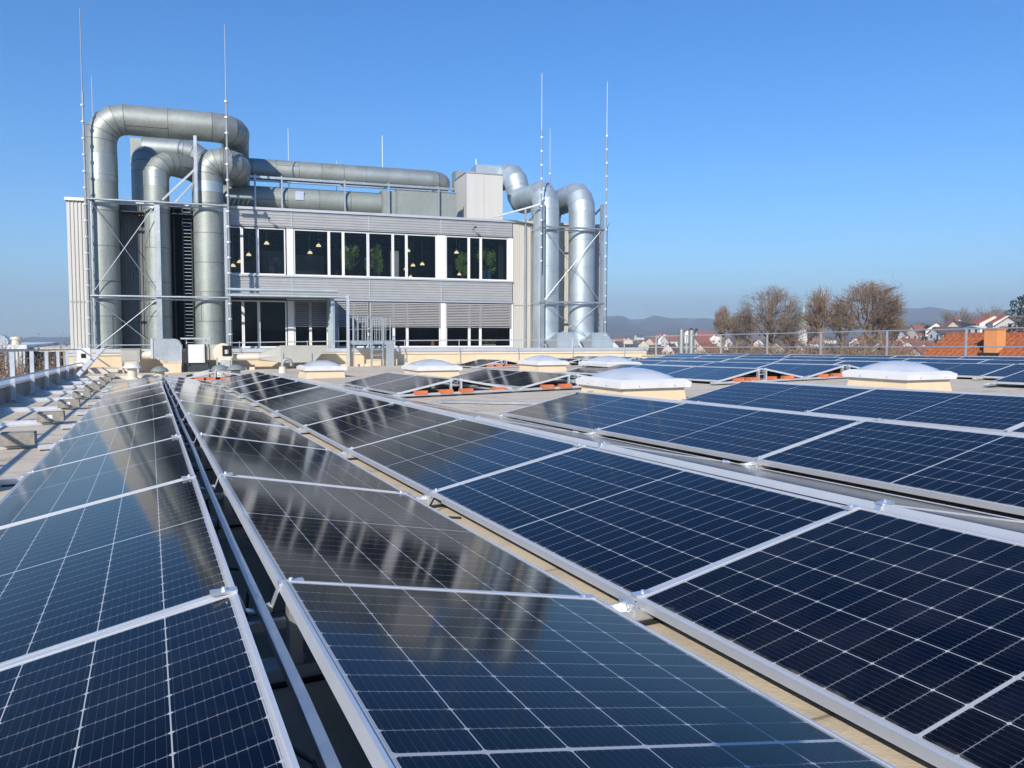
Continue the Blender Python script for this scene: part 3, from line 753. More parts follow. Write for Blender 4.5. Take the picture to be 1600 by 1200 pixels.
LO = [(3.2, 3.70), (3.705, 4.34), (4.345, 5.50), (5.81, 6.50), (6.505, 7.25), (7.68, 8.4), (8.405, 9.05), (9.10, 10.18), (10.185, 10.80), (10.805, 12.35), (12.61, 13.74), (13.745, 14.28), (14.285, 15.81)]
for a, b_ in LO: window(a, b_, .432, 2.458)
# external blinds
for a, b_ in ((5.82, 7.24), (7.66, 9.04), (9.1, 12.34), (12.62, 15.80)):
    m = MB(BF); z = 2.44
    while z > 1.40:
        m.add([(a, -.085, z-.045), (b_, -.085, z-.045), (b_, -.045, z), (a, -.045, z), (a, -.083, z-.049), (b_, -.083, z-.049), (b_, -.043, z-.004), (a, -.043, z-.004)],
              [(0,1,2,3),(7,6,5,4),(0,4,5,1),(3,2,6,7)]); z -= .075
    m.box(a, b_, -.09, -.04, 1.345, 1.375)
    n = int((b_-a)/.55)+1
    for i in range(1, n): m.box(a+(b_-a)*i/n-.004, a+(b_-a)*i/n+.004, -.092, -.088, 1.37, 2.45)
    m.build('blind', M['blind'], OB)
# narrow cladding strip between the two left blinds
ribbed('door_side_cladding', 7.27, 7.66, .44, 2.45, M['siding'], .08, .02, -.02, False)
# rooms behind the glass
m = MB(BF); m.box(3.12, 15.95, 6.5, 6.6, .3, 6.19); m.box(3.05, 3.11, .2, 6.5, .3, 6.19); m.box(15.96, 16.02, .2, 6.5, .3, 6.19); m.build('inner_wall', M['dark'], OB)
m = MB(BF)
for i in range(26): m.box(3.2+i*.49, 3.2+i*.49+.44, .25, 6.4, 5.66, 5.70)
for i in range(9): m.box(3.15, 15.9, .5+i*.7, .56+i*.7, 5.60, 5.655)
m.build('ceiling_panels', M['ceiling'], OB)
m = MB(BF)
for (a, b_, y, z1) in ((4.6, 5.5, 1.6, 4.75), (6.0, 7.35, 2.4, 4.70), (9.5, 9.95, 2.2, 4.6), (10.5, 10.9, 2.5, 4.7), (10.85, 11.05, 2.9, 4.9), (13.2, 13.7, 3, 4.5), (3.2, 4.4, 3.2, 4.4)):
    m.box(a, b_, y, y+.08, 3.31, z1)
m.build('partition', M['greypart'], OB)
m = MB(BF); m.box(10.24, 10.62, 1.0, 1.1, 3.31, 4.9); m.build('door_leaf', M['plaster'], OB)
m = MB(BF); m.box(14.75, 15.05, .8, 1.2, 3.31, 4.1); m.build('cabinet', M['bluebox'], OB)
m = MB(BF)
for k in range(5): m.box(15.35+k*.05, 15.38+k*.05, .5+.04*(k % 2), .54+.04*(k % 2), 3.35, 5.5)
m.build('curtain', M['greypart'], OB)
k = 0
for (s, y, z) in ((3.32, 1.6, 4.0), (3.6, 2.4, 4.25), (4.0, 2.6, 4.6), (4.75, 1.2, 5.0), (7.0, 1.2, 4.98), (6.7, 2.2, 4.75), (8.3, 1.8, 4.95), (6.75, 3.2, 3.75), (11.1, 1.2, 4.9), (11.75, 3.2, 4.4), (11.35, 3.0, 4.2), (12.15, 2.9, 4.45), (12.85, 1.2, 4.75), (13.45, 1.2, 4.9), (13.15, 2.6, 4.15), (14.05, 2.9, 4.0), (13.4, 3.4, 3.85), (11.7, 3.6, 3.85)):
    k += 1
    t = thing('pendant_lamp', (s, y, z), 'pale yellow pendant lamp behind the upper windows, %s of those hanging from the office ceiling' % (ORD[k-1] if k <= 16 else ['seventeenth', 'eighteenth'][k-17]), 'lamp', 'pendant lamps in the office', BF)
    m = MB(BF); m.lathe((s, y, z), [(.12, 0), (.08, .08), (.04, .12)], 14); m.build('lamp_shade', M['lamp'], t, smooth=50)
    m = MB(BF); m.lathe((s, y, z+.122), [(.045, 0), (.045, .07), (.025, .10)], 10); m.tube([(s, y, z+.24), (s, y, 5.6)], .006, 4); m.build('cord', M['alu_d'], t)
rnd = random.Random(8)
def indoor_tree(s, y, z0, h, rx, lab, red=False, wide=1.):
    t = thing('potted_tree', (s, y, z0), lab, 'plant', 'green plants behind the office windows', BF)
    m = MB(BF); m.tube([(s, y, z0), (s+.03, y, z0+h*.3), (s-.03, y, z0+h*.6), (s, y, z0+h*.8)], [.035, .03, .02, .01], 6)
    for q in range(9):
        a = rnd.uniform(0, 6.28); z = z0+h*rnd.uniform(.3, .6); m.tube([(s, y, z), (s+cos(a)*rx*.7, y+sin(a)*rx*.5, z+h*.2)], [.015, .006], 4)
    m.build('trunk', M['bark'], t)
    m = MB(BF)
    for q in range(8):
        a = rnd.uniform(0, 6.28); d = rnd.uniform(.2, .75); leaf_quads(m, (s+cos(a)*rx*d, y+sin(a)*rx*.5*d, z0+h*rnd.uniform(.42, .88)), (rx*.42, rx*.35, h*.17), 110, .055, rnd)
    m.build('foliage', M['leafin'], t)
indoor_tree(8.45, .75, 3.31, 1.95, .52, 'leafy green tree in the middle of the upper windows, left of the wide frame')
indoor_tree(9.45, .75, 3.31, 1.9, .42, 'leafy green tree in the middle of the upper windows, right of the wide frame')
indoor_tree(14.8, .75, 3.31, 1.9, .5, 'leafy green tree in the rightmost upper window')
indoor_tree(13.65, .95, 3.31, 1.6, .32, 'thin green plant left of the rightmost upper window')
t = thing('flower_pot', (7.65, .4, 3.562), 'magenta flowers on the upper window sill left of the tree', 'plant', None, BF)
m = MB(BF); m.lathe((7.65, .4, 3.562), [(.06, 0), (.08, .12)], 10); m.build('pot', M['greypart'], t); m = MB(BF); leaf_quads(m, (7.65, .4, 3.78), (.13, .1, .1), 70, .03, rnd); m.build('flowers', M['magenta'], t)
t = thing('plant_box', (14.75, .25, .44), 'bright green plants in a trough behind the lower right window', 'plant', None, BF)
m = MB(BF); m.box(14.4, 15.1, .15, .35, .44, .56); m.build('trough', M['cream2'], t); m = MB(BF); leaf_quads(m, (14.75, .25, .68), (.4, .12, .13), 170, .035, rnd); m.build('foliage', M['leafin'], t)
t = thing('orange_vase', (12.05, .25, .44), 'small orange vase on the sill behind the lower middle window', 'vase', None, BF)
m = MB(BF); m.lathe((12.05, .25, .44), [(.06, 0), (.1, .1), (.07, .22), (.05, .3)], 12); m.build('body', M['orangepl'], t)
# facade spot lamps on brackets
for s, z, lab in ((4.82, 5.85, 'small black facade lamp above the left upper windows'), (13.9, 5.88, 'small black facade lamp above the right upper windows')):
    m = MB(BF); m.tube([(s, -.05, z), (s, -.4, z+.06)], .015, 6); m.box(s-.05, s+.05, -.55, -.4, z+.03, z+.1); tag(m.build('facade_lamp', M['darkblue']), lab, 'lamp', 'facade lamps')

# ------------------------------------------------------------------ duct frames and ducts
def duct_frame(lab, posts, zs, z0, z1, braces, wall_off, thick=None, topz=None):
    t = thing('pipe_scaffold', (posts[0], -1.5, .33), lab, 'steel frame', 'steel frames carrying the ducts', BF)
    for i, s in enumerate(posts):
        m = MB(BF); wd = thick[i] if thick else .1
        m.box(s-wd/2, s+wd/2, -1.55, -1.538, .33, z1); m.box(s-wd/2, s+wd/2, -1.45, -1.438, .33, z1); m.box(s-.008, s+.008, -1.538, -1.45, .33, z1); m.build('post', M['galv'], t)
        m = MB(BF); m.box(s-.05, s+.05, -.10, -.04, .33, z1-.05); m.build('wall_post', M['galv'], t)
    for z in zs:
        m = MB(BF)
        m.tube([(posts[0]-.15, -1.60, z), (posts[-1]+.15, -1.60, z)], .045, 10); m.tube([(posts[0]-.05, -1.40, z-.1), (posts[-1]+.05, -1.40, z-.1)], .035, 8); m.build('cross_tube', M['galv'], t, smooth=40)
        for s in posts:
            m = MB(BF); m.bar((s, -1.43, z), (s, -.1, z-.02), .07, .07); m.build('strut', M['galv'], t)
    for (a, za, b_, zb) in braces:
        m = MB(BF); m.tube([(a, -1.52, za), (b_, -1.52, zb)], .016, 6); m.build('brace', M['galv'], t)
    return t
fl = duct_frame('galvanised steel frame with cross braces around the left ducts', [-1.8, .55, 3.08], [2.48, 6.18], .33, 6.25,
    [(-1.8, 6.1, .5, 2.6), (.5, 6.1, -1.8, 2.6), (-1.8, 2.4, .5, -.2+.6), (.5, 2.4, -1.8, .4)], 0, [.08, .2, .12])
m = MB(BF); m.bar((2.0, -1.45, 6.15), (2.0, -1.45, 8.9), .12, .12); m.build('upper_post', M['galv'], fl)
m = MB(BF); m.bar((.75, -1.45, 6.3), (1.95, -1.45, 7.55), .08, .08); m.build('upper_brace', M['galv'], fl)
m = MB(BF); m.bar((1.1, -.6, 6.3), (1.95, -.6, 7.3), .06, .06); m.build('upper_brace', M['galv'], fl)
fr_ = duct_frame('pale steel frame with braces around the right ducts', [16.83, 19.83], [2.53, 5.98], .33, 7.15,
    [(16.9, 5.9, 19.75, 2.6), (19.75, 5.9, 16.9, 2.6), (16.9, 2.45, 19.75, .5), (19.75, 2.45, 16.9, .5)], 0, [.16, .16])
for s in (16.83, 19.83):
    m = MB(BF); m.bar((s, -1.5, 7.05), (s-.0, .6, 6.4), .07, .07); m.build('roof_stay', M['galv'], fr_)
m = MB(BF); m.bar((16.75, -1.5, 7.0), (14.9, -.05, 6.5), .07, .07); m.build('roof_stay', M['galv'], fr_)
m = MB(BF); m.box(16.45, 16.53, -.12, -.05, .33, 7.0); m.build('wall_post', M['galv'], fr_)

def duct(name, pts, r, mtl, lab, bands=(), seam=1.3, brackets=()):
    t = thing(name, pts[0], lab, 'duct', 'large round ventilation ducts', BF)
    m = MB(BF); m.duct(pts, r, 32, seam); m.build('pipe', [mtl, M['seam_lt'] if mtl is M['duct_r'] else M['seam']], t, smooth=30)
    for (c, ax, ln, mt) in bands:
        m = MB(BF); a = Vector(c); d = {'x': Vector((1, 0, 0)), 'y': Vector((0, 1, 0)), 'z': Vector((0, 0, 1))}[ax]
        m.tube([a, a+d*ln], r+.006, 32); m.build('sleeve', mt, t, smooth=40)
    for c in brackets:
        m = MB(BF); m.tube([Vector(c)-Vector((0, 0, .04)), Vector(c)+Vector((0, 0, .04))], r+.022, 32); m.build('collar', M['galv'], t, smooth=40)
    return t
yp = -.75
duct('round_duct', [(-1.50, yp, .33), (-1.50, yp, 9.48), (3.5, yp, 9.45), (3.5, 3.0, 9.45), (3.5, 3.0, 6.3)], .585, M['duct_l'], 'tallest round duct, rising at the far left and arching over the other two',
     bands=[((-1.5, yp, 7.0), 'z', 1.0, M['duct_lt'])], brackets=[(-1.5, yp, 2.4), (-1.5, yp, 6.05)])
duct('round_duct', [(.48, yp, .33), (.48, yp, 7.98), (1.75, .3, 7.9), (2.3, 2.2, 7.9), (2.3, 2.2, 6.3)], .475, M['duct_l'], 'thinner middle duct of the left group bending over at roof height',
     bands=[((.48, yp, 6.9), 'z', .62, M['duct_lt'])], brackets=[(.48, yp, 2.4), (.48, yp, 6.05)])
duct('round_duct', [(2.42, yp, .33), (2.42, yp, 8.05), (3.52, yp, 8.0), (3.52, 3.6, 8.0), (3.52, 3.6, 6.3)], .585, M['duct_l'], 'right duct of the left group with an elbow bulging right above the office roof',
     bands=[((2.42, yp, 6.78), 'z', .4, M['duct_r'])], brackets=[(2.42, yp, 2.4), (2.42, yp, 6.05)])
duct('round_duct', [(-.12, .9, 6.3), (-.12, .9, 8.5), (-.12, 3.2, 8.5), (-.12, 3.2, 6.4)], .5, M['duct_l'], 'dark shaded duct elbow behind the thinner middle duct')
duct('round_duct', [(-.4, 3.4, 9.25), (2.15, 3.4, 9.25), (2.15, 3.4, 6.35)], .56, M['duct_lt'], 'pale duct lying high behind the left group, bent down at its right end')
m = MB(BF); m.box(-.86, -.41, 2.9, 3.7, 8.1, 9.6); tag(m.build('duct_box', M['duct_l']), 'grey metal box at the left end of the high rear duct', 'duct box')
duct('round_duct', [(3.2, 3.0, 8.58), (13.25, 3.0, 8.58), (13.25, 4.6, 8.58), (13.25, 4.6, 6.35)], .51, M['duct_l'], 'long horizontal duct along the office roof, upper of two', bands=[((8.9, 3.0, 8.58), 'x', 3.7, M['duct_lt'])], seam=1.0)
t = duct('round_duct', [(2.9, 1.5, 7.04), (9.84, 1.5, 7.04)], .54, M['duct_box'], 'lower horizontal duct along the office roof with a square end section')
for a, b_, z1 in ((9.86, 10.5, 7.62), (10.52, 12.6, 7.70), (12.62, 13.4, 7.72)):
    m = MB(BF); m.box(a, b_, 1.0, 2.1, 6.5, z1); m.box(a-.01, a+.03, .97, 2.13, 6.47, z1+.03); m.build('square_section', M['duct_box'], t)
m = MB(BF); m.box(6.0, 6.36, .935, .96, 6.98, 7.36); m.build('inspection_hatch', M['alu'], t)
# support gantry over the lower duct
t = thing('duct_gantry', (8.5, 1, 6.3), 'thin steel gantry between the two long roof ducts', 'steel frame', None, BF)
m = MB(BF); m.bar((3.9, .85, 7.86), (13.3, .85, 7.86), .08, .1); m.bar((3.9, 2.3, 7.98), (13.3, 2.3, 7.98), .08, .06); m.build('beam', M['galv'], t)
for s in (4.3, 5.42, 8.15, 10.15, 12.5):
    m = MB(BF); m.bar((s, .85, 6.3), (s, .85, 7.81), .07, .07); m.bar((s, 2.3, 6.3), (s, 2.3, 7.95), .07, .07); m.bar((s, .9, 7.95), (s, 2.3, 8.05), .07, .07); m.build('leg', M['galv'], t)
t = thing('comb_bracket', (4.3, -.9, 6.5), 'grey comb-shaped steel bracket at the right foot of the left duct group', 'bracket', None, BF)
m = MB(BF); m.tube([(3.1, -1.0, 6.66), (4.1, -1.0, 6.66), (4.15, -.8, 6.66)], .07, 8)
for i in range(5): m.bar((3.3+i*.18, -1.0, 6.6), (3.22+i*.18, -.6, 6.42), .04, .04)
m.build('bars', M['duct_lt'], t)
# penthouse
t = thing('plant_room', (14.9, 2.5, 6.3), 'white metal plant room box on the office roof', 'plant room', None, BF)
m = MB(BF); m.box(14.0, 15.87, 1.5, 3.7, 6.3, 8.80); m.build('body', M['wall_w'], t)
m = MB(BF); m.box(13.97, 15.9, 1.47, 3.73, 8.802, 8.87); m.box(14.9, 14.915, 1.488, 1.499, 6.35, 8.78); m.box(13.985, 14.03, 1.487, 1.499, 6.32, 8.79); m.build('edge_trim', M['siding'], t)
t = thing('duct_box', (16, 4.6, 8.8), 'grey rectangular duct above the plant room', 'duct box', None, BF)
m = MB(BF); m.box(15.25, 16.6, 4.0, 5.0, 8.75, 9.8); m.build('body', M['duct_r'], t); m = MB(BF); m.box(14.2, 15.24, 4.2, 5.0, 8.5, 9.45); m.build('hood', M['duct_l'], t)
yr = -.75
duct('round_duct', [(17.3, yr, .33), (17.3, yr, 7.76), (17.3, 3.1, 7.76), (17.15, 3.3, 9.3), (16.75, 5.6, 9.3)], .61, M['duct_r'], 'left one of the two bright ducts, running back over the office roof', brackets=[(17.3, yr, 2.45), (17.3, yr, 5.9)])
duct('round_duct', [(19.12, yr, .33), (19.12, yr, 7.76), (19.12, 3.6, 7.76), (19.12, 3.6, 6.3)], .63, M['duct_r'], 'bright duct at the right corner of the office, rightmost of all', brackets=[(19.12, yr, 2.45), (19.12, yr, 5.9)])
for s0, lab in ((17.0, 'grey sheet-metal hood at the foot of the left bright duct'), (18.78, 'grey sheet-metal hood at the foot of the rightmost duct')):
    t = thing('duct_hood', (s0+.7, -1.4, .4), lab, 'duct hood', 'sheet-metal hoods at the duct feet', BF)
    m = MB(BF); m.prism([(s0, .7), (s0+.45, 1.12), (s0+1.25, 1.12), (s0+1.6, .66), (s0+1.6, .40), (s0+.15, .40)], 'y', -1.66, -.9); m.build('body', M['duct_r'], t)
    m = MB(BF); m.prism([(s0+.02, .7), (s0+.45, 1.1), (s0+.5, 1.1), (s0+.52, .42), (s0+.17, .42)], 'y', -1.672, -1.662); m.build('seam_plate', M['duct_lt'], t)

# ladder in the dark recess of the left group
t = thing('recess_ladder', (1.3, -.3, .33), 'dark perforated cable ladder in the recess between the left ducts', 'ladder', None, BF)
m = MB(BF); m.box(1.38, 1.42, -.4, -.3, .33, 6.2); m.box(1.72, 1.76, -.4, -.3, .33, 6.2); m.build('rails', M['darkblue'], t)
m = MB(BF)
for i in range(40): m.box(1.42, 1.72, -.37, -.34, .5+i*.145, .52+i*.145)
m.build('rungs', M['galv'], t)
m = MB(BF); m.box(.9, .96, -.3, -.25, .33, 6.2); m.tube([(1.05, -.25, .33), (1.05, -.25, 6.3)], .05, 10); m.box(-.9, .6, -.8, -.1, 5.86, 5.9); m.box(.8, 2.0, -.8, -.1, 5.86, 5.9); m.build('stays', M['darkblue'], t)

# lightning rods
def rod(s, y, z0, ztop, r, thick_to, lab):
    t = thing('lightning_rod', (s, y, z0), lab, 'lightning rod', 'lightning rods on the office', BF)
    m = MB(BF)
    if thick_to: m.tube([(s, y, z0), (s, y, thick_to)], r, 8); m.tube([(s, y, thick_to), (s, y, ztop)], [r*.62, r*.35], 6)
    else: m.tube([(s, y, z0), (s, y, ztop)], [r, r*.6], 6)
    m.build('rod', M['rod'] if thick_to else M['alu'], t)
    if thick_to:
        m = MB(BF); z = z0+.6
        while z < thick_to: m.lathe((s, y, z), [(r*1.8, -.03), (r*1.8, .03)], 8); z += .62
        m.build('clamps', M['alu'], t)
        m = MB(BF); m.tube([(s+.05, y-.02, z0), (s+.06, y-.02, 6.1), (s+.2, y, 6.3)], .012, 5); m.build('earth_cable', M['darkblue'], t)
rod(-1.95, -1.62, .4, 13.3, .045, 10.2, 'tall lightning rod at the far left of the left ducts')
rod(3.2, -1.62, .4, 13.33, .045, 10.4, 'tall lightning rod on the right post of the left duct frame')
rod(16.72, -1.62, 3.8, 12.85, .034, 10.3, 'tall lightning rod on the left post of the right duct frame')
rod(19.98, -1.62, .4, 12.8, .034, 10.3, 'tall lightning rod at the right corner of the office')
rod(-2.32, 3, 6.3, 12.1, .022, 0, 'thin lightning rod behind the tallest left duct')
rod(5.89, 3.8, 6.3, 10.8, .022, 0, 'thin lightning rod behind the left part of the long duct')
rod(10.37, 3.8, 6.3, 10.8, .022, 0, 'thin lightning rod behind the right part of the long duct')
rod(18.94, 3, 6.3, 11.7, .03, 9.6, 'thin lightning rod between the two bright right ducts')
rod(15.47, 4.8, 9.7, 10.25, .02, 0, 'short lightning rod tip on the plant room')
rod(8.13, 3.8, 6.3, 9.45, .02, 0, 'short lightning rod tip over the middle of the long duct')

# entrance canopy
t = thing('entrance_canopy', (5.3, -1, .33), 'steel-blue canopy with pipe beams over the terrace doors', 'canopy', None, BF)
m = MB(BF); m.tube([(3.1, -2.15, 2.80), (7.45, -2.15, 2.80)], .06, 10); m.build('beam', M['duct_r'], t, smooth=40)
m = MB(BF); m.tube([(3.1, -2.15, 2.56), (7.95, -2.2, 2.56)], .05, 10); m.build('beam', M['duct_r'], t, smooth=40)
m = MB(BF); m.box(3.25, 7.4, -2.05, -.1, 2.60, 2.66); m.build('roof_sheet', M['duct_box'], t)
for s in (3.6, 4.6, 5.6, 6.6): m = MB(BF); m.bar((s, -2.1, 2.52), (s, -.12, 2.70), .05, .06); m.build('rafter', M['duct_r'], t)
for i in range(4): m = MB(BF); m.box(7.22, 7.36, -1.72+i*.42, -1.62+i*.42, .33, 2.55); m.build('side_fin', M['duct_r'], t)
m = MB(BF); m.box(7.27, 7.30, -1.75, -.1, .6, 2.4); m.build('side_sheet', M['galv'], t)
m = MB(BF); m.box(7.78, 7.9, -2.36, -2.24, -.3, 2.62); m.build('post', M['alu'], t)
for i in range(2): m = MB(BF); m.bar((3.1, -1.5, 6.1), (3.1, -1.5, 6.12), .02, .02)

# cage ladder platform over the upstand wall
t = thing('ladder_platform', (8.7, -2.6, -.3), 'galvanised step-over platform with tall bar cage and ladder in front of the office', 'ladder platform', None, BF)
za = .72
m = MB(BF); m.box(7.95, 9.55, -3.0, -1.3, za-.10, za-.05); m.box(7.9, 9.6, -3.05, -3.0, za-.14, za+.02); m.box(7.9, 9.6, -1.3, -1.25, za-.14, za+.02); m.build('deck', M['galv'], t)
for s in (7.98, 8.7, 9.5):
    for y in (-2.95, -1.35):
        m = MB(BF); m.bar((s, y, (-.31 if y < -2 else .33)), (s, y, za+1.0), .05, .05); m.build('post', M['galv'], t)
for y in (-3.0, -1.3):
    m = MB(BF)
    for i in range(9):
        if i in (4,): continue
        s = 7.98+i*.19; m.tube([(s, y, za+.0), (s, y, za+1.0)], .014, 6)
    m.build('bars', M['galv'], t)
    m = MB(BF); m.tube([(7.95, y, za+1.02), (9.52, y, za+1.02)], .02, 8); m.tube([(7.95, y, za+.5), (9.52, y, za+.5)], .014, 8); m.build('handrail', M['galv'], t)
m = MB(BF)
for s in (8.72, 9.16): m.box(s-.02, s+.02, -3.12, -3.06, -.30, za+1.0)
m.build('stiles', M['galv'], t)
for i in range(4): m = MB(BF); m.box(8.74, 9.14, -3.12, -3.06, -.1+i*.24, -.07+i*.24); m.build('rung', M['galv'], t)
m = MB(BF); m.box(9.3, 9.62, -3.1, -3.02, -.3, .62); m.build('side_plate', M['galv'], t)

# ------------------------------------------------------------------ roof plant in front of the cream wall
def bz(s, y): x, yy = (BF @ Vector((s, y, 0))).xy; return R(x, yy)
t = thing('fan_box', (-.32, -2.9, bz(-.3, -2.9)), 'grey square fan box on legs at the left end of the duct line', 'fan box', None, BF)
m = MB(BF); m.box(-.66, -.02, -3.2, -2.7, -.05, .42); m.box(-.69, .01, -3.23, -2.67, .42, .45); m.build('body', M['greybox'], t)
m = MB(BF); m.box(-.6, -.08, -3.215, -3.2, .0, .38); m.build('grille', M['greybox'], t)
for s in (-.6, -.1): m = MB(BF); m.box(s-.03, s+.03, -3.15, -3.09, bz(s, -3.1), -.05); m.build('leg', M['alu_d'], t)
m = MB(BF); m.tube([(-.01, -2.95, .2), (.62, -2.95, .2)], .16, 16); m.box(.0, .02, -3.14, -2.76, .02, .38); m.build('spigot', M['cream2'], t, smooth=40)
t = thing('duct_elbow_hood', (.95, -2.9, -.3), 'large blue-grey sheet-metal duct elbow with a rounded top corner', 'duct elbow', None, BF)
m = MB(BF); arc = [(1.42-.22+.22*sin(radians(a)), .82-.22+.22*cos(radians(a))) for a in (0, 20, 40, 60, 80, 90)]
m.prism([(.47, .78), (.55, .82)]+arc+[(1.42, -.2), (.52, .08), (.47, .12)], 'y', -3.35, -2.75); m.build('body', M['galv'], t)
m = MB(BF); m.box(.38, .46, -3.38, -2.72, .08, .82); m.build('flange', M['alu'], t)
m = MB(BF); m.box(1.421, 1.45, -3.38, -2.72, -.22, .6); m.build('flange', M['alu'], t)
t = thing('duct_curb', (1.1, -3.0, -.6), 'cream box curb below the blue-grey duct elbow', 'curb', None, BF)
m = MB(BF); m.box(.80, 1.43, -3.4, -2.7, -.62, -.1); m.box(.78, 1.45, -3.42, -2.68, -.1, -.07); m.build('body', M['cream'], t)
t = thing('air_unit', (1.95, -3, -.1), 'white air handling unit with a flat lid between elbow and fan', 'air unit', None, BF)
m = MB(BF); m.box(1.66, 2.26, -3.2, -2.7, -.1, .6); m.build('body', M['white'], t)
m = MB(BF); m.box(1.70, 2.22, -3.215, -3.2, -.06, .56); m.box(2.1, 2.14, -3.23, -3.215, .18, .26); m.build('door', M['white'], t)
m = MB(BF); m.box(1.42, 2.50, -3.35, -2.6, .80, .86); m.box(1.6, 1.64, -3.2, -3.16, .6, .8); m.box(2.3, 2.34, -3.2, -3.16, .6, .8); m.box(1.9, 1.94, -2.8, -2.76, .6, .8); m.build('lid', M['alu_d'], t)
for s in (1.62, 2.3): m = MB(BF); m.tube([(s, -3.25, -.15), (s, -3.25, .62)], .025, 6); m.build('pipe', M['darkblue'], t)
m = MB(BF); m.box(1.5, 2.4, -3.1, -2.8, -.55, -.11); m.build('plinth', M['darkblue'], t)
t = thing('centrifugal_fan', (2.9, -3, -.5), 'grey scroll-shaped centrifugal fan with a dark square outlet', 'fan', None, BF)
m = MB(BF); m.box(2.27, 2.75, -3.05, -2.65, .0, .6); m.build('inlet_duct', M['greybox'], t)
m = MB(BF); cx, cz = 2.93, .28
m.prism([(cx+.34*cos(radians(a))*(1+a/2400), cz+.36*sin(radians(a))*(1+a/2400)) for a in range(0, 360, 15)], 'y', -3.3, -2.9); m.build('scroll', M['cream2'], t, smooth=30)
m = MB(BF); m.prism([(cx-.02, cz-.12), (cx+.32, cz-.12), (cx+.32, cz+.28), (cx-.02, cz+.28)], 'y', -3.34, -3.302); m.build('outlet', M['dark'], t)
m = MB(BF); m.lathe((cx+.14, -3.36, cz+.02), [(.08, -.06), (.08, .1)], 12); m.build('motor', M['alu_d'], t)
m = MB(BF); 
for s in (cx-.22, cx+.3): m.box(s-.025, s+.025, -3.3, -3.25, -.62, cz-.2); m.box(s-.025, s+.025, -2.95, -2.9, -.62, cz-.2)
m.box(cx-.1, cx+.26, -3.34, -3.0, -.25, -.0); m.build('stand', M['alu_d'], t)
t = thing('exhaust_duct', (5, -3, -.2), 'long beige duct widening to a slanted open end, right of the fan', 'duct', None, BF)
m = MB(BF); n = 16
ring = lambda s, r: [(s, -2.95+r*cos(2*pi*j/n+pi/4), .1+r*sin(2*pi*j/n+pi/4)) for j in range(n)]
def rr(s, hy, hz, cz): 
    out = []
    for j in range(n):
        a = 2*pi*j/n+pi/4; c_, s_ = cos(a), sin(a); k = 1/max(abs(c_), abs(s_)); out.append((s, -2.95+hy*c_*k, cz+hz*s_*k))
    return out
m.loft([ring(3.25, .13), ring(4.25, .13)]); m.build('round_section', M['cream2'], t, smooth=40)
m = MB(BF); m.loft([ring(4.255, .14), rr(5.1, .28, .34, .22)]); m.build('transition', M['greybox'], t)
m = MB(BF); vs = [(5.105, y, z) for y in (-3.23, -2.67) for z in (-.12, .56)]
m.prism([(5.105, -.12), (6.35, -.12), (6.98, .56), (5.105, .56)], 'y', -3.23, -2.67); m.build('open_end', M['greybox'], t)
for s in (5.15, 6.25): m = MB(BF); m.box(s-.03, s+.03, -3.28, -3.235, -.5, .0+.25); m.build('support', M['alu_d'], t)
def mushroom(x, y, sc, lab, hc='greybox', h=.28):
    z = R(x, y); t = thing('roof_vent', (x, y, z), lab, 'roof vent', 'mushroom roof vents')
    m = MB(); m.lathe((x, y, z), [(.13*sc, 0), (.13*sc, h*sc)], 18); m.lathe((x, y, z), [(.2*sc, 0), (.15*sc, .06*sc)], 18); m.build('stack', M['cream2'], t, smooth=40)
    m = MB(); m.lathe((x, y, z+h*sc+.0), [(.24*sc, .0), (.26*sc, .02*sc), (.21*sc, .09*sc), (.12*sc, .15*sc), (.03*sc, .165*sc)], 22); m.build('cap', M[hc], t, smooth=50)
mushroom(-.5, 27.2, 1.05, 'white-capped roof vent in front of the grey fan box', 'white', .32)
mushroom(.24, 23.5, .9, 'grey mushroom vent at the far end of the leftmost panel ridge', 'duct_box', .34)
mushroom(2.0, 26.6, 1.0, 'grey mushroom vent behind the short row, left of two', 'duct_box', .22)
mushroom(2.35, 25.3, 1.05, 'grey mushroom vent behind the short row, right of two', 'duct_box', .22)
for (x, y, lab, sc) in ((4.15, 28.2, 'dark gooseneck vent pipe in front of the beige duct', 1.0), (5.4, 30.2, 'small dark gooseneck pipe further right of the beige duct', .7)):
    z = R(x, y); t = thing('gooseneck_vent', (x, y, z), lab, 'vent pipe', 'gooseneck vents')
    m = MB(); m.tube([(x, y, z), (x, y, z+.32*sc), (x+.05*sc, y, z+.43*sc), (x+.15*sc, y, z+.47*sc), (x+.26*sc, y, z+.43*sc), (x+.3*sc, y, z+.32*sc), (x+.3*sc, y, z+.24*sc)], .06*sc, 12); m.build('pipe', M['duct_l'], t, smooth=50)
    m = MB(); m.lathe((x, y, z), [(.14*sc, 0), (.11*sc, .22*sc)], 14); m.build('sleeve', M['cream2'], t, smooth=40)
# leaning white channel and low boxes in the left corner
m = MB(); m.bar((-2.1, 28.6, R(-2.1, 28.6)+.1), (-1.55, 32.9, R(-1.5, 32)+.95), .16, .05); tag(m.build('leaning_channel', M['white']), 'long white metal channel leaning against the cream wall in the left corner', 'metal channel')
for (x0, x1, y0, y1, h, lab) in ((-1.8, -.25, 28.0, 28.6, .14, 'low cream box curb lying before the leaning white channel'), (-1.9, -1.0, 30.4, 30.9, .3, 'white box beside the leaning channel at the cream wall'), (-.2, .5, 27.9, 28.3, .12, 'low white plinth between two roof vents')):
    m = MB(); z = R(x0, y0); m.box(x0, x1, y0, y1, z-.01, z+h); m.box(x0-.02, x1+.02, y0-.02, y1+.02, z+h, z+h+.02); tag(m.build('roof_box', M['cream2']), lab, 'box')
t = thing('wall_cabinet', (-2.15, 33.0, R(-2.2, 33)), 'small white cabinet on the left corner of the cream wall', 'cabinet')
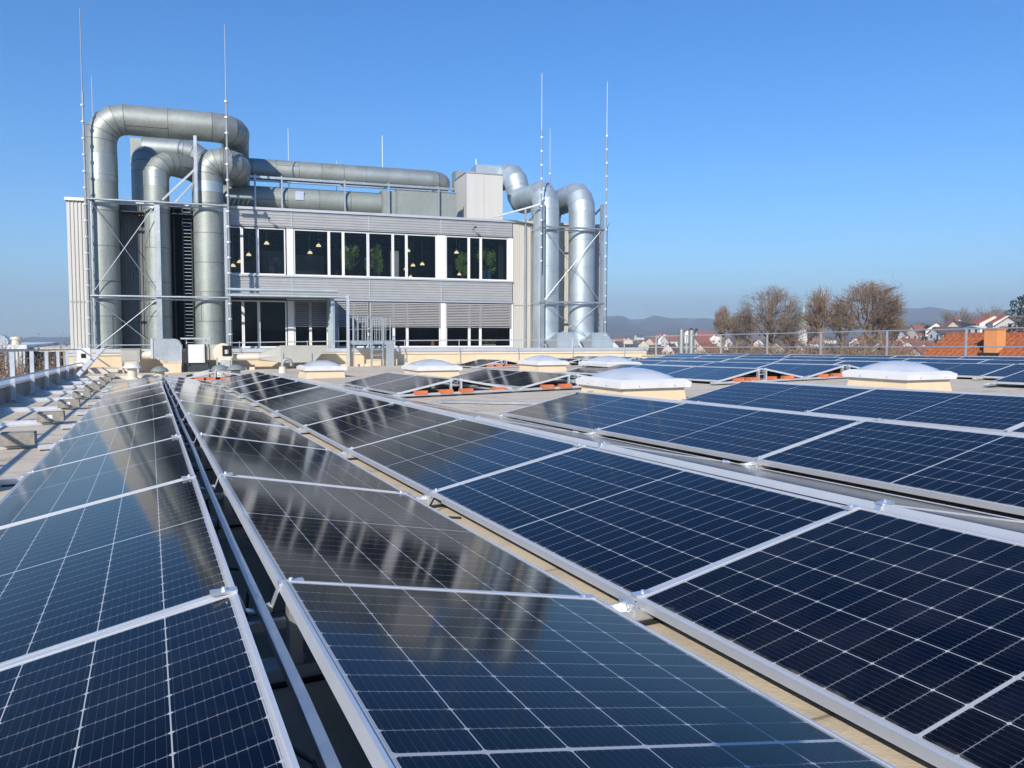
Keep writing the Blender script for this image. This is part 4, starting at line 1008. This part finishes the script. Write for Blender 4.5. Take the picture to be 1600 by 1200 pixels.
m = MB(); z = R(-2.2, 33); m.box(-2.38, -1.95, 32.6, 33.1, z+.35, z+1.0); m.build('body', M['white'], t); m = MB(); m.box(-2.25, -2.1, 32.58, 32.6, z+.65, z+.8); m.build('vent', M['dark'], t)
m = MB(BF)
rnd = random.Random(21)
for i, (s, lab) in enumerate(((3.6, 'left of the beige duct'), (7.2, 'under the end of the beige duct'), (8.2, 'left of the ladder platform'), (10.2, 'right of the ladder platform'))):
    for j in range(2):
        x = s+j*.3; z = bz(x, -2.4); m = MB(BF); m.box(x, x+.2, -2.55, -2.36, z, z+.11); tag(m.build('paver_stone', M['cream2']), '%s small cream stone %s below the cream wall' % (('left', 'right')[j], lab), 'stone', 'small stones along the cream wall')

# ------------------------------------------------------------------ neighbours
# lower hall to the left
t = thing('hall', (-16, 62, -11), 'white corrugated low hall beyond the left railing', 'building')
m = MB(); m.box(-40, -7.35, 60, 80, -11, .05); m.build('body', M['plaster'], t)
m = MB(); x = -40
while x < -7.5: m.box(x, x+.09, 59.93, 60, -11, .0); x += .2
m.build('ribs', M['wall_w'], t)
m = MB(); m.box(-40.1, -7.2, 59.8, 80.1, .05, .32); m.build('fascia', M['white'], t)
m = MB(); 
for i in range(9): m.box(-9.1-.0, -8.55, 59.86, 59.92, -1.6+i*.17, -1.52+i*.17)
m.build('louvre', M['dark'], t)
t2 = thing('link_building', (-6, 66, -11), 'low dark glazed building right of the white hall', 'building')
m = MB(); m.box(-7.3, -5.6, 61, 75, -11, -.15); m.build('body', M['darkblue'], t2); m = MB(); m.box(-7.3, 4, 61, 75, -.15, .12); m.build('roof', M['cream2'], t2)
m = MB(); m.box(-7.1, -6.95, 60.95, 61, -4, -.3); m.box(-6.4, -6.3, 60.95, 61, -4, -.3); m.build('glazing_bars', M['galv'], t2)
t = thing('duct_elbow_hood', (-10, 63, .3), 'grey rounded duct hood on the roof of the white hall', 'duct elbow')
m = MB(); m.prism([(-12, .32), (-12, .95)]+[(-9.1+.45*sin(radians(a)), .5+.45*cos(radians(a))) for a in (0, 30, 60, 90)]+[(-8.65, .32)], 'y', 63, 64); m.build('body', M['galv'], t)
z = .32; t = thing('roof_vent', (-8.0, 62, z), 'round white vent on the roof of the white hall', 'roof vent'); m = MB(); m.lathe((-8.05, 62, z), [(.26, 0), (.26, .32), (.36, .34), (.32, .48), (.1, .56)], 16); m.build('cap', M['cream2'], t, smooth=45)

# terracotta-roofed neighbour to the right
RX, RZ = 36., .97
t = thing('neighbour_house', (34, 16, -11), 'house with a terracotta pantile roof just beyond the right railing', 'house')
m = MB(); m.box(29.6, 42.4, -4, 26.9, -11.3, -2.9)
m.add([(29.6, 26.9, -2.9), (42.4, 26.9, -2.9), (36, 26.9, .65)], [(0, 1, 2)]); m.build('wall', M['plaster2'], t)
def tiles(sgn):
    m = MB(); du = .30; cols = int(31.5/du); slope = .577; courses = 24; cl = 7.35/courses; sub = 6; vs = []; fs = []
    ny = cols*sub+1
    for c in range(courses):
        for e in (0, 1):
            for j in range(ny):
                y = 27.15-j*du/sub; ph = (j % sub)/sub; prof = .17*sqrt(abs(sin(pi*ph)))
                d = (c+e)*cl; lift = .03*(1-e) if sgn else 0
                lift = .045*e
                vs.append((RX+sgn*(d+0), y, RZ-d*slope+prof+lift))
        b0 = c*2*ny
        for j in range(ny-1):
            q = (b0+j, b0+j+1, b0+ny+j+1, b0+ny+j); fs.append(q if sgn < 0 else q[::-1])
            if c < courses-1: q2 = (b0+ny+j, b0+ny+j+1, b0+2*ny+j+1, b0+2*ny+j); fs.append(q2 if sgn < 0 else q2[::-1])
    m.add(vs, fs); return m
m = tiles(-1); m2 = tiles(1); m.add(m2.v, m2.f)
rfo = m.build('roof', M['terracotta'], t)
m = MB(); y = 27.15
while y > -4: m.tube([(RX, y, RZ+.06), (RX, y-.42, RZ+.045)], [.13, .16], 10); y -= .4
m.build('ridge_tiles', M['terracotta'], rfo, smooth=50)
m = MB(); m.bar((RX-.05, 27.2, RZ-.08), (28.65, 27.2, RZ-4.3), .05, .2); m.build('verge_board', M['plaster2'], rfo)
m = MB(); m.box(34.35, 34.95, 23.45, 24.05, -1.2, 1.28); m.box(34.31, 34.99, 23.41, 24.09, 1.284, 1.36); m.build('chimney', M['orangepl'], rfo)
m = MB(); m.box(34.17, 34.34, 23.3, 24.2, .0, .25); m.build('chimney_flashing', M['darkblue'], rfo)

# twin steel flues beyond the right parapet
for (dx, h, lab) in ((0, 1.32, 'left steel flue of the twin pair beyond the right railing'), (.45, 1.28, 'right steel flue of the twin pair beyond the right railing')):
    x, y = 27.2+dx, 36.9-dx*.7; m = MB(); m.lathe((x, y, -11), [(.17, 0), (.17, 11+h), (.17, 11.02+h), (.14, 11.03+h)], 20); o = m.build('steel_flue', M['duct_lt'], smooth=40); tag(o, lab, 'chimney pipe', 'twin steel flues')

# ------------------------------------------------------------------ village houses
def axis_pt(px, d):   # a place d metres ahead in the direction of a column of the view, used only to lay out the town
    t = math.atan((px-800)/FPX)+YAW; return d*sin(t), d*cos(t)
def house(px, d, wdt, dep, eave, ridge, rot, wallm, roofm, lab, wins=True, panels=False, zoff=0):
    x, y = axis_pt(px, d); z = ground_z(x, y)-.5+zoff
    F = Matrix.Translation((x, y, z)) @ Matrix.Rotation(rot, 4, 'Z')
    t = thing('house', (0, 0, 0), lab, 'house', 'houses of the town beyond the right railing', F)
    m = MB(F); a, b_ = wdt/2, dep/2; m.box(-a, a, -b_, b_, 0, eave)
    m.add([(-a, -b_, eave), (a, -b_, eave), (a, b_, eave), (-a, b_, eave), (-a, 0, ridge-.15), (a, 0, ridge-.15)], [(0, 4, 3), (1, 2, 5)]); m.build('wall', wallm, t)
    m = MB(F); e = .45; tk = .16; k = (ridge-eave)/b_
    for sg in (-1, 1):
        y1 = sg*(b_+e); z1 = eave-k*e
        v = [(-a-e, y1, z1), (a+e, y1, z1), (a+e, 0, ridge), (-a-e, 0, ridge)]; v2 = [(p[0], p[1], p[2]-tk) for p in v]
        f = [(0, 1, 2, 3), (7, 6, 5, 4), (0, 4, 5, 1), (1, 5, 6, 2), (3, 7, 4, 0)]
        m.add(v+v2, f if sg < 0 else [q[::-1] for q in f])
    r_ = m.build('roof', roofm, t)
    m = MB(F); m.box(-a*.4, -a*.4+.6, .2, .8, ridge-1.0, ridge+.9); m.build('chimney', M['tile_br'], r_)
    if wins:
        for sg in (-1, 1):
            for i in range(max(2, int(wdt/3))):
                u = -a+wdt*(i+.5)/max(2, int(wdt/3))
                for zz in ([1.2, 4.0] if eave > 5 else [1.3]):
                    m = MB(F); m.box(u-.5, u+.5, sg*b_, sg*(b_+.04), zz, zz+1.2); m.build('window', M['darkblue'], t)
        for sg in (-1, 1):
            for u in (-b_*.45, b_*.45):
                m = MB(F); m.box(sg*a, sg*(a+.04), u-.5, u+.5, 1.2 if eave < 5 else 3.9, 2.5 if eave < 5 else 5.1); m.build('window', M['darkblue'], t)
    if panels:
        m = MB(F); 
        for i in range(3):
            u0 = -a*.8+i*a*.55; y0, y1 = -b_*.85, -b_*.2; f = lambda yy: ridge+k*yy+.08
            m.add([(u0, y0, f(y0)), (u0+a*.5, y0, f(y0)), (u0+a*.5, y1, f(y1)), (u0, y1, f(y1)), (u0, y0, f(y0)-.06), (u0+a*.5, y0, f(y0)-.06), (u0+a*.5, y1, f(y1)-.06), (u0, y1, f(y1)-.06)], [(0,1,2,3),(0,4,5,1),(1,5,6,2),(2,6,7,3),(3,7,4,0)])
        m.build('roof_solar_panels', M['darkblue'], r_)
    return t
W, CR = M['plaster'], M['plaster2']; TR, TO, TD, TB = M['tile_red'], M['tile_or'], M['tile_dk'], M['tile_br']
def rel(deg): return -YAW+radians(deg)
def lift(px, d, ytop, ridge):   # seat the house so its ridge comes to its real height on the slope
    x, y = axis_pt(px, d); return (CAMZ+(525-ytop)/FPX*d)-ridge-(ground_z(x, y)-.5)
special = [
 (1543, 330, 11, 9, 5.6, 8.2, 75, W, TO, 'white two-storey villa with bright red roof on the right hill, left half of the twin', 496, False),
 (1566, 322, 13, 9, 5.6, 8.4, 70, W, TO, 'white two-storey villa with bright red roof on the right hill, right half of the twin', 495, False),
 (1528, 322, 5, 7, 3.0, 3.6, 10, W, W, 'low white annex left of the white twin villas', 510, False),
 (1499, 340, 10, 8, 3.2, 6.6, 35, CR, TD, 'cream house with dark solar panels on its roof left of the white villas', 503, True),
 (1490, 370, 9, 8, 3.2, 6.2, 80, CR, TB, 'cream gabled house just behind the house with solar roof', 500, False),
 (1462, 390, 10, 8, 3.0, 6.0, 60, W, TD, 'white gabled house with dark roof left of the solar-roofed house', 505, False),
 (1477, 330, 9, 8, 3.0, 5.4, 5, W, TD, 'white house with low dark roof below the gabled houses', 511, False),
 (1440, 420, 11, 9, 3.4, 7.4, 12, CR, TR, 'house with big plain red roof left of the dark conifer', 509, False),
 (1421, 425, 11, 9, 3.4, 7.2, 12, W, TD, 'white house with dark roof and dormers beside the big red roof', 511, False),
 (1600, 300, 14, 10, 5.5, 8.4, 20, W, TD, 'pale grey-roofed house at the right picture edge', 498, False),
 (1585, 280, 9, 7, 3, 5.4, 5, CR, TR, 'small red-roofed house below the grey-roofed one at the right edge', 511, False),
 (1075, 520, 14, 11, 4.2, 8.4, 70, W, TR, 'white gabled house with red roof above the twin steel flues', 515, False),
 (1036, 640, 16, 11, 4.0, 8.0, 85, W, TR, 'white house with red roof left of the twin flues', 521, False),
 (1050, 600, 16, 12, 4.0, 7.6, 20, W, TB, 'long white house with brown roof left of the twin flues', 524, False),
 (1103, 560, 18, 12, 4.0, 8.2, 15, W, TR, 'long white house with wide red roof right of the twin flues', 517, False),
 (1120, 540, 14, 10, 4.0, 7.6, 70, W, TB, 'white house with brown roof beside the first bare tree', 519, False),
 (1094, 470, 12, 9, 3.6, 7.0, 30, CR, TR, 'cream house with dark red roof just right of the flues', 525, False),
 (1105, 300, 8, 7, 3, 5.8, 40, W, TR, 'small white house with orange-red roof behind the railing', 536, False),
 (965, 620, 13, 10, 3.6, 7.0, 50, W, TD, 'white gabled house right beside the right duct hood', 533, False),
 (950, 640, 12, 9, 3.6, 7.0, 80, W, TR, 'white gabled house half hidden by the right duct hood', 534, False),
 (1048, 420, 9, 8, 3.4, 6.8, 55, W, TD, 'small white house below the long brown-roofed one', 536, False),
]
for (px, d, wd, dp, ev, rg, rt, wm, rm, lab, ytop, pn) in special:
    if px < 1130 and d > 400: wd *= .8; dp *= .85
    house(px, d, wd, dp, ev, rg, rel(rt), wm, rm, lab, True, pn, zoff=lift(px, d, ytop, rg))
rnd = random.Random(77); k = 0; names = {TR: 'red', TO: 'orange', TB: 'brown', TD: 'dark'}
for (x0, x1, d0, d1, n, y0, y1) in ((960, 1125, 620, 1100, 16, 520, 532), (1130, 1400, 380, 900, 9, 522, 536), (1385, 1480, 300, 700, 11, 514, 533), (1400, 1500, 200, 330, 5, 528, 540), (1010, 1120, 300, 420, 3, 540, 552), (1180, 1420, 180, 260, 2, 547, 556)):
    for i in range(n):
        px = x0+(x1-x0)*(i+rnd.random())/n; d = rnd.uniform(d0, d1); f = (d-d0)/(d1-d0); yt = y1+(y0-y1)*f+rnd.uniform(-1.5, 1.5)
        rm = rnd.choice([TR, TR, TB, TO, TD]); wm = rnd.choice([W, W, CR]); wd = rnd.uniform(9, 15); dp = rnd.uniform(8, 10); rg = rnd.uniform(6, 8.2); k += 1
        where = {960: 'far town', 1130: 'town behind bare trees', 1385: 'slope of right hill', 1400: 'near slope by terracotta roof', 1010: 'hollow behind right railing', 1180: 'hollow under bare trees'}[x0]
        house(px, d, wd, dp, rg*.5, rg, rel(rnd.uniform(0, 90)), wm, rm, '%s house, %s roof, in %s, %s from left' % ('white' if wm is W else 'cream', names[rm], where, ORD[i]), d < 330, False, zoff=lift(px, d, yt, rg))
# church spire seen between the trees
x, y = axis_pt(1254, 520); z = ground_z(x, y); t = thing('church_spire', (x, y, z), 'slim pale green church spire between the two big bare trees', 'church tower')
zt = CAMZ+(525-475)/FPX*520; m = MB(); m.box(x-2, x+2, y-2, y+2, z, zt-13); m.build('tower', W, t); m = MB(); m.lathe((x, y, zt-13), [(2.2, 0), (1.1, 4), (.1, 13)], 8); m.build('spire', simple('copper_green', (.42, .58, .50), .6), t)

# ------------------------------------------------------------------ trees
def bare_tree(name, px, d, ytop, spread, seed, lab, leaves=0, trunk=.22, cat='tree', twigm='bark', levels=5, group='bare winter trees', basez=None, dense=1., lm='leafbr'):
    rnd = random.Random(seed); x, y = axis_pt(px, d); z0 = ground_z(x, y) if basez is None else basez
    H = CAMZ+(525-ytop)/FPX*d-z0
    t = thing(name, (x, y, z0), lab, cat, group)
    mt = MB(); ml = MB(); tips = []
    def branch(p, dr, L, r, lev):
        n = 4 if lev < 2 else 3; pts = [p]; q = p; dd = dr
        for i in range(n):
            dd = (dd+Vector((rnd.gauss(0, .13), rnd.gauss(0, .13), rnd.gauss(0, .06)+(.07 if lev > 0 else 0)))).normalized()
            q = q+dd*(L/n); pts.append(q)
        rr_ = [max(.0085, r*(1-(.3 if lev < levels-1 else .6)*i/n)) for i in range(n+1)]
        (mt if lev < 1 else ml).tube(pts, rr_, 8 if lev == 0 else (5 if lev < 3 else 3), cap=False)
        if lev >= levels-1: tips.append(pts[-1]); tips.append(pts[-2]); return
        nc = int((5, 5, 5, 4, 4, 3)[lev]*dense+.5)
        for i in range(nc):
            f = rnd.uniform(.3, 1.) if lev else rnd.uniform(.45, 1.)
            if i == 0: f = 1.
            idx = min(int(f*n), n-1); pp = pts[idx].lerp(pts[idx+1], f*n-idx if f < 1 else 1)
            ang = rnd.uniform(.3, .95)*(spread if lev == 0 else 1) if i else rnd.uniform(.05, .3)
            ax = dd.cross(Vector((rnd.gauss(0, 1), rnd.gauss(0, 1), rnd.gauss(0, 1)))).normalized()
            nd = Matrix.Rotation(ang, 3, ax) @ dd
            if nd.z < -.1: nd.z *= -.3
            branch(pp, nd.normalized(), L*rnd.uniform(.55, .82), rr_[idx+1]*rnd.uniform(.6, .8), lev+1)
    branch(Vector((x, y, z0)), Vector((0, 0, 1)), H*.36, trunk, 0)
    # scale to the wanted height
    zs = sorted(v[2] for v in ml.v); zm = zs[int(len(zs)*.997)]; k = H/(zm-z0)
    for mm in (mt, ml): mm.v = [(x+(v[0]-x)*k, y+(v[1]-y)*k, z0+(v[2]-z0)*k) for v in mm.v]
    mt.build('trunk', M['bark'], t); 
    ml.build('crown', M[twigm], t)
    if leaves:
        m = MB()
        for p in tips:
            p = Vector((x+(p.x-x)*k, y+(p.y-y)*k, z0+(p.z-z0)*k))
            for _ in range(leaves): 
                if rnd.random() < .55: leaf_quads(m, p, (.35, .35, .3), 1, .075, rnd)
        m.build('leaves', M[lm], t)
def crown_tree(px, d, pc, rx, rz, seed, lab, leaves=0., limbs=10, twigm='bark', cat='tree', group='bare winter trees'):
    """bare tree with a rounded crown: limbs, boughs, twigs and twiglets all reach out from the crown centre"""
    rnd = random.Random(seed); x, y = axis_pt(px, d); z0 = ground_z(x, y); cz = CAMZ+(525-pc)/FPX*d
    rx = rx/FPX*d; rz = rz/FPX*d; c = Vector((x, y, cz)); base = Vector((x, y, cz-rz*.95))
    t = thing('bare_tree', (x, y, z0), lab, cat, group)
    mt = MB(); mt.tube([(x, y, z0), (x+.1, y, (z0+base.z)/2), (x-.05, y+.05, base.z), (x+.05, y, cz-rz*.45)], [.3, .22, .18, .12], 10); mt.build('trunk', M['bark'], t)
    ml = MB(); lf = MB()
    def udir(up=-.15):
        while True:
            v = Vector((rnd.gauss(0, 1), rnd.gauss(0, 1), rnd.gauss(0, 1))).normalized()
            if v.z > up: return v
    def reach(p, dr, f, r0, r1, n, sides):
        e = c+Vector((dr.x*rx, dr.y*rx, dr.z*rz))*f; L = (e-p).length; e.z = max(e.z, p.z+L*.22); pts = [p]
        for k in range(1, n+1):
            q = p.lerp(e, k/n)+Vector((rnd.gauss(0, 1), rnd.gauss(0, 1), rnd.gauss(0, 1)))*L*.045+Vector((0, 0, -L*.05*sin(pi*k/n))); pts.append(q)
        ml.tube(pts, [r0+(r1-r0)*k/n for k in range(n+1)], sides, False); return pts
    at = lambda pts, f: pts[min(int(f*(len(pts)-1)), len(pts)-2)].lerp(pts[min(int(f*(len(pts)-1)), len(pts)-2)+1], f*(len(pts)-1)-min(int(f*(len(pts)-1)), len(pts)-2))
    jit = lambda v, a: (v+Vector((rnd.gauss(0, a), rnd.gauss(0, a), rnd.gauss(0, a)))).normalized()
    for i in range(limbs):
        d1 = udir(); p1 = reach(base.lerp(Vector((x, y, cz-rz*.45)), rnd.random()), d1, rnd.uniform(.45, .75), .085, .035, 5, 5)
        for j in range(7):
            d2 = jit(d1, .42); p2 = reach(at(p1, rnd.uniform(.35, 1)), d2, rnd.uniform(.7, .95), .034, .016, 4, 4)
            for k in range(6):
                d3 = jit(d2, .3); p3 = reach(at(p2, rnd.uniform(.25, 1)), d3, rnd.uniform(.8, 1.04), .016, .009, 3, 3)
                for l in range(3):
                    d4 = jit(d3, .16); p4 = reach(at(p3, rnd.uniform(.2, 1)), d4, rnd.uniform(.86, 1.12), .0085, .006, 2, 3)
                    if rnd.random() < leaves: leaf_quads(lf, p4[-1], (.12, .12, .12), 1, .055, rnd)
    ml.build('crown', M[twigm], t)
    if leaves: lf.build('leaves', M['leafbr'], t)
crown_tree(1202, 72, 503, 50, 52, 4, 'big grey bare tree with a round crown, left of the church spire', 0, 11)
crown_tree(1129, 66, 512, 15, 34, 9, 'slim bare tree at the left end of the tree group', 0, 5)
crown_tree(1152, 80, 516, 26, 26, 19, 'low bare tree beside the slim leftmost tree', 0, 6)
crown_tree(1283, 70, 500, 26, 47, 13, 'narrow bare tree with brown leaves just right of the church spire', .3, 7, 'bark2')
crown_tree(1352, 68, 497, 50, 50, 23, 'big bare tree with orange-brown leaves, widest on the right', .32, 11, 'bark2')
crown_tree(1315, 85, 510, 28, 38, 31, 'bare tree filling the gap between the two leafy brown trees', .35, 7, 'bark2')
crown_tree(1240, 90, 525, 26, 30, 35, 'lower bare tree behind the church spire gap', 0, 6, 'bark2')
crown_tree(1174, 95, 520, 30, 27, 37, 'low wide bare tree just behind the big round grey tree', 0, 6)
crown_tree(1262, 98, 517, 22, 28, 38, 'faint bare tree behind the church spire on its right', 0, 5)
crown_tree(1376, 96, 515, 26, 26, 39, 'low bare tree behind the big orange-brown tree on its right', .1, 6, 'bark2')
crown_tree(1395, 90, 520, 20, 24, 36, 'small low bare tree at the right end of the tree group', .2, 5, 'bark2')
for i, (px, d, yt, sd) in enumerate(((1478, 410, 487, 1), (1502, 400, 484, 2), (1538, 380, 482, 3), (1515, 430, 494, 4), (1556, 360, 489, 5))):
    bare_tree('bare_tree', px, d, yt, 1.1, 50+sd, 'hazy bare tree on the hill behind the town, %s from the left' % ORD[i], 0, .5, levels=5, group='hazy hill trees', dense=1.2)
bare_tree('bare_tree', 80, 58, 512, 1.4, 61, 'bushy bare tree beyond the left parapet beside the office corner', 0, .14, levels=6, twigm='bark2', group='bare trees left of the office')
bare_tree('bare_tree', 60, 52, 530, 1.6, 62, 'low tangled bare shrub beyond the left parapet', 1, .10, levels=5, twigm='bark2', group='bare trees left of the office', cat='shrub')
bare_tree('bare_tree', 100, 54, 522, 1.6, 63, 'tangled bare shrub directly left of the office corner', 1, .10, levels=5, twigm='bark2', group='bare trees left of the office', cat='shrub')
def evergreen(px, d, ytop, wd, hgt, seed, lab, conical=True):
    rnd = random.Random(seed); x, y = axis_pt(px, d); zt = CAMZ+(525-ytop)/FPX*d; z0 = zt-hgt
    t = thing('evergreen_tree', (x, y, z0-2), lab, 'tree', 'dark evergreens')
    m = MB(); m.tube([(x, y, z0-2), (x, y, zt-hgt*.2)], [wd*.06, wd*.02], 6); m.build('trunk', M['bark'], t)
    m = MB()
    for i in range(42):
        f = rnd.random()**.8; rr_ = wd*((1-f)*.9+.1 if conical else sqrt(max(.05, 1-(2*f-1)**2))); a = rnd.uniform(0, 6.28); q = rnd.uniform(.2, 1)*rr_
        leaf_quads(m, (x+cos(a)*q, y+sin(a)*q, z0+f*hgt), (wd*.28, wd*.28, hgt*.08), 34, wd*.075, rnd)
    m.build('crown', M['leafgr'], t)
evergreen(1603, 200, 470, 4.2, 11, 1, 'dark round evergreen at the right picture edge', False)
evergreen(1449, 400, 510, 5.0, 9, 2, 'dark round conifer right of the big red roof', False)
evergreen(1080, 640, 512, 4.5, 12, 3, 'dark pointed conifer behind the red gabled house, left one')
evergreen(1087, 640, 513, 4.0, 11, 4, 'dark pointed conifer behind the red gabled house, right one')
evergreen(1064, 640, 515, 3, 9, 5, 'small dark conifer above the twin steel flues')
evergreen(1478, 250, 520, 3, 7, 6, 'dark evergreen bush on the slope behind the terracotta roof', False)

# thickets on the slopes: nobody could count them
rnd = random.Random(99); m = MB()
def thicket(px0, px1, d0, d1, n, h0, h1, quads, size, cap=99):
    for _ in range(n):
        px = rnd.uniform(px0, px1); d = rnd.uniform(d0, d1); x, y = axis_pt(px, d); z = ground_z(x, y); h = min(rnd.uniform(h0, h1), (cap-z)/1.15)
        if h < 2: continue
        for q in range(3):
            leaf_quads(m, (x+rnd.gauss(0, h*.25), y+rnd.gauss(0, h*.25), z+h*rnd.uniform(.35, .7)), (h*.45, h*.45, h*.42), quads, size*rnd.uniform(.7, 1.3), rnd)
thicket(940, 1500, 130, 330, 260, 4, 9, 26, .42)
thicket(1010, 1440, 115, 230, 150, 10.5, 15, 60, .28, -1.8)
thicket(930, 1620, 330, 700, 420, 5, 10, 12, .9)
thicket(930, 1640, 700, 1600, 420, 7, 13, 8, 1.6)
thicket(-60, 140, 150, 900, 120, 5, 10, 10, 1.0)
o = m.build('thicket', M['wood'], origin=(0, 0, 0)); tag(o, 'brown winter thickets and woods filling the valley between the houses', 'woods', kind='stuff')
m = MB()
def shrubs(px0, px1, d0, d1, n, htop):
    for _ in range(n):
        px = rnd.uniform(px0, px1); d = rnd.uniform(d0, d1); x, y = axis_pt(px, d); z = ground_z(x, y); zt = htop+rnd.uniform(-1.4, .6)
        for b in range(16):
            a = rnd.uniform(0, 6.28); q = Vector((x+rnd.gauss(0, .5), y+rnd.gauss(0, .5), z)); r_ = rnd.uniform(.3, 2.2); e = Vector((x+cos(a)*r_, y+sin(a)*r_, zt-rnd.uniform(0, 2.5)))
            mid = q.lerp(e, .55)+Vector((rnd.gauss(0, .3), rnd.gauss(0, .3), .3)); m.tube([q, mid, e], [.05, .03, .008], 3, False)
            for c in range(7):
                s_ = mid.lerp(e, rnd.random()); m.tube([s_, s_+Vector((rnd.gauss(0, .5), rnd.gauss(0, .5), rnd.uniform(.1, .9)))], [.014, .004], 3, False)
            leaf_quads(m, e, (.8, .8, .7), 5, .09, rnd)
shrubs(1125, 1425, 58, 110, 250, .1)
shrubs(1010, 1140, 75, 140, 110, -1.0)
shrubs(45, 112, 45, 62, 16, -.5)
o = m.build('scrub', M['bark2'], origin=(0, 0, 0)); tag(o, 'dense brown scrub below the bare trees beyond the railings', 'scrub', kind='stuff')

# ------------------------------------------------------------------ air
m, nt, p = mat('haze_air'); nt.nodes.remove(p)
pv = nt.nodes.new('ShaderNodeVolumePrincipled'); pv.inputs['Color'].default_value = (.60, .78, 1, 1); pv.inputs['Density'].default_value = 3.6e-4; pv.inputs['Anisotropy'].default_value = 0.
nt.links.new(pv.outputs[0], nt.nodes['Material Output'].inputs['Volume'])
h = MB(); h.box(-5600, 5600, -5600, 5600, -120, 270); o = h.build('haze', m, origin=(0, 0, 0)); tag(o, 'pale blue haze over the valley and hills', 'haze', kind='stuff')

# ------------------------------------------------------------------ the photographer crouching at the near end of the rows (only the shadow falls into view)
M['skin'] = simple('skin', (.52, .30, .21), .55, 0, .05, 8); M['jacket'] = simple('dark_blue_jacket', (.03, .045, .09), .85, 0, .15, 8, bump=.2)
M['jeans'] = simple('grey_trousers', (.07, .075, .09), .9, 0, .15, 10, bump=.2); M['hair'] = simple('brown_hair', (.05, .03, .02), .7, 0, .3, 30)
PX, PY = .0, -.36
pt = thing('person', (PX, PY-.25, R(PX, PY)), 'crouching person in a dark jacket holding a phone, behind the viewpoint', 'person')
def skin(name, nodes, edges, mtl, lv=2):
    me = bpy.data.meshes.new(name); inv = MW[pt.name].inverted(); me.from_pydata([inv @ Vector(p) for p, r in nodes], edges, []); me.materials.append(mtl)
    o = bpy.data.objects.new(name, me); C.objects.link(o); o.parent = pt
    md = o.modifiers.new('skin', 'SKIN'); md.use_smooth_shade = True
    for i, (p, r) in enumerate(nodes):
        r = r if isinstance(r, tuple) else (r, r); me.skin_vertices[0].data[i].radius = r
    me.skin_vertices[0].data[0].use_root = True
    o.modifiers.new('sub', 'SUBSURF').levels = lv; o.modifiers['sub'].render_levels = lv; return o
N_ = [((0, -.80, .44), (.15, .11)), ((0, -.74, .62), (.15, .11)), ((0, -.62, .80), (.17, .12)), ((0, -.55, .90), (.12, .09)), ((0, -.50, .98), .055),
      ((-.10, -.82, .40), .10), ((-.16, -.40, .50), .07), ((-.13, -.66, .12), .048), ((-.14, -.55, .05), (.05, .04)), ((-.15, -.44, .045), (.04, .03)),
      ((.10, -.82, .40), .10), ((.17, -.40, .48), .07), ((.15, -.66, .12), .048), ((.15, -.55, .05), (.05, .04)), ((.16, -.44, .045), (.04, .03)),
      ((-.18, -.56, .86), .06), ((-.24, -.38, .70), .045), ((-.10, -.16, .90), .028), ((.18, -.56, .86), .06), ((.24, -.38, .70), .045), ((.10, -.16, .90), .028)]
skin('body', N_, [(0, 1), (1, 2), (2, 3), (3, 4), (0, 5), (5, 6), (6, 7), (7, 8), (8, 9), (0, 10), (10, 11), (11, 12), (12, 13), (13, 14), (3, 15), (15, 16), (16, 17), (3, 18), (18, 19), (19, 20)], M['jacket'])
for sg in (-1, 1):
    hx = sg*.095
    nd = [((hx, -.15, .905), .026), ((sg*.085, -.105, .925), (.034, .02))]; ed = [(0, 1)]
    for q in range(4):
        b = len(nd); zq = .965-.019*q
        nd += [((sg*.082, -.078, zq-.01), .0088), ((sg*.079, -.050, zq), .0082), ((sg*.062, -.036, zq+.002), .0075)]; ed += [(1, b), (b, b+1), (b+1, b+2)]
    b = len(nd); nd += [((sg*.066, -.088, .915), .0105), ((sg*.052, -.070, .925), .009)]; ed += [(1, b), (b, b+1)]
    skin('hand', nd, ed, M['skin'], 2)
m = MB(); hc = Vector((-.21, -.34, 1.20))
rings = []
for i in range(15):
    a = pi*i/14; zz = cos(a); rr_ = sin(a)
    ring = []
    for j in range(24):
        b = 2*pi*j/24; u, v = sin(b), cos(b)      # v > 0 is the face
        k = 1-.20*max(0, -zz)*(1 if v > 0 else .4); px_ = u*.076*rr_*k; py_ = v*.096*rr_*k
        if v > .93 and -.25 < zz < .15: py_ += .020*(1-abs(zz+.05)/.22)         # nose
        if v > .7 and .02 < zz < .30 and abs(u) > .25: py_ -= .006              # eye sockets
        if v > .85 and -.55 < zz < -.38: py_ += .005                            # mouth
        ring.append((hc.x+px_, hc.y+py_, hc.z+zz*.118))
    rings.append(ring)
m.loft(rings[::-1]); 
for sg in (-1, 1): m.lathe((hc.x+sg*.078, hc.y-.005, hc.z-.03), [(.006, 0), (.014, .012), (.016, .035), (.010, .055), (.003, .062)], 10)
m.tube([(-.06, -.49, .98), (-.18, -.38, 1.13)], [.055, .05], 14); m.build('head', M['skin'], pt, smooth=60)
m = MB(); rr = [[(hc.x+(p[0]-hc.x)*1.09, hc.y-.012+(p[1]-hc.y)*1.06, hc.z+.012+(p[2]-hc.z)*1.07) for p in r_] for r_ in rings[:7]]; m.loft(rr[::-1]); m.build('hair', M['hair'], pt, smooth=60)
for sg in (-1, 1): m = MB(); m.lathe((hc.x+sg*.028, hc.y+.080, hc.z+.006), [(.002, 0), (.011, .006), (.011, .014), (.002, .02)], 10); m.build('eye', M['sticker'], pt, smooth=60)
m = MB(); m.box(-.075, .075, -.034, -.026, .90, .975); tag(m.build('phone', M['black']), 'black phone held sideways by the crouching person', 'phone')
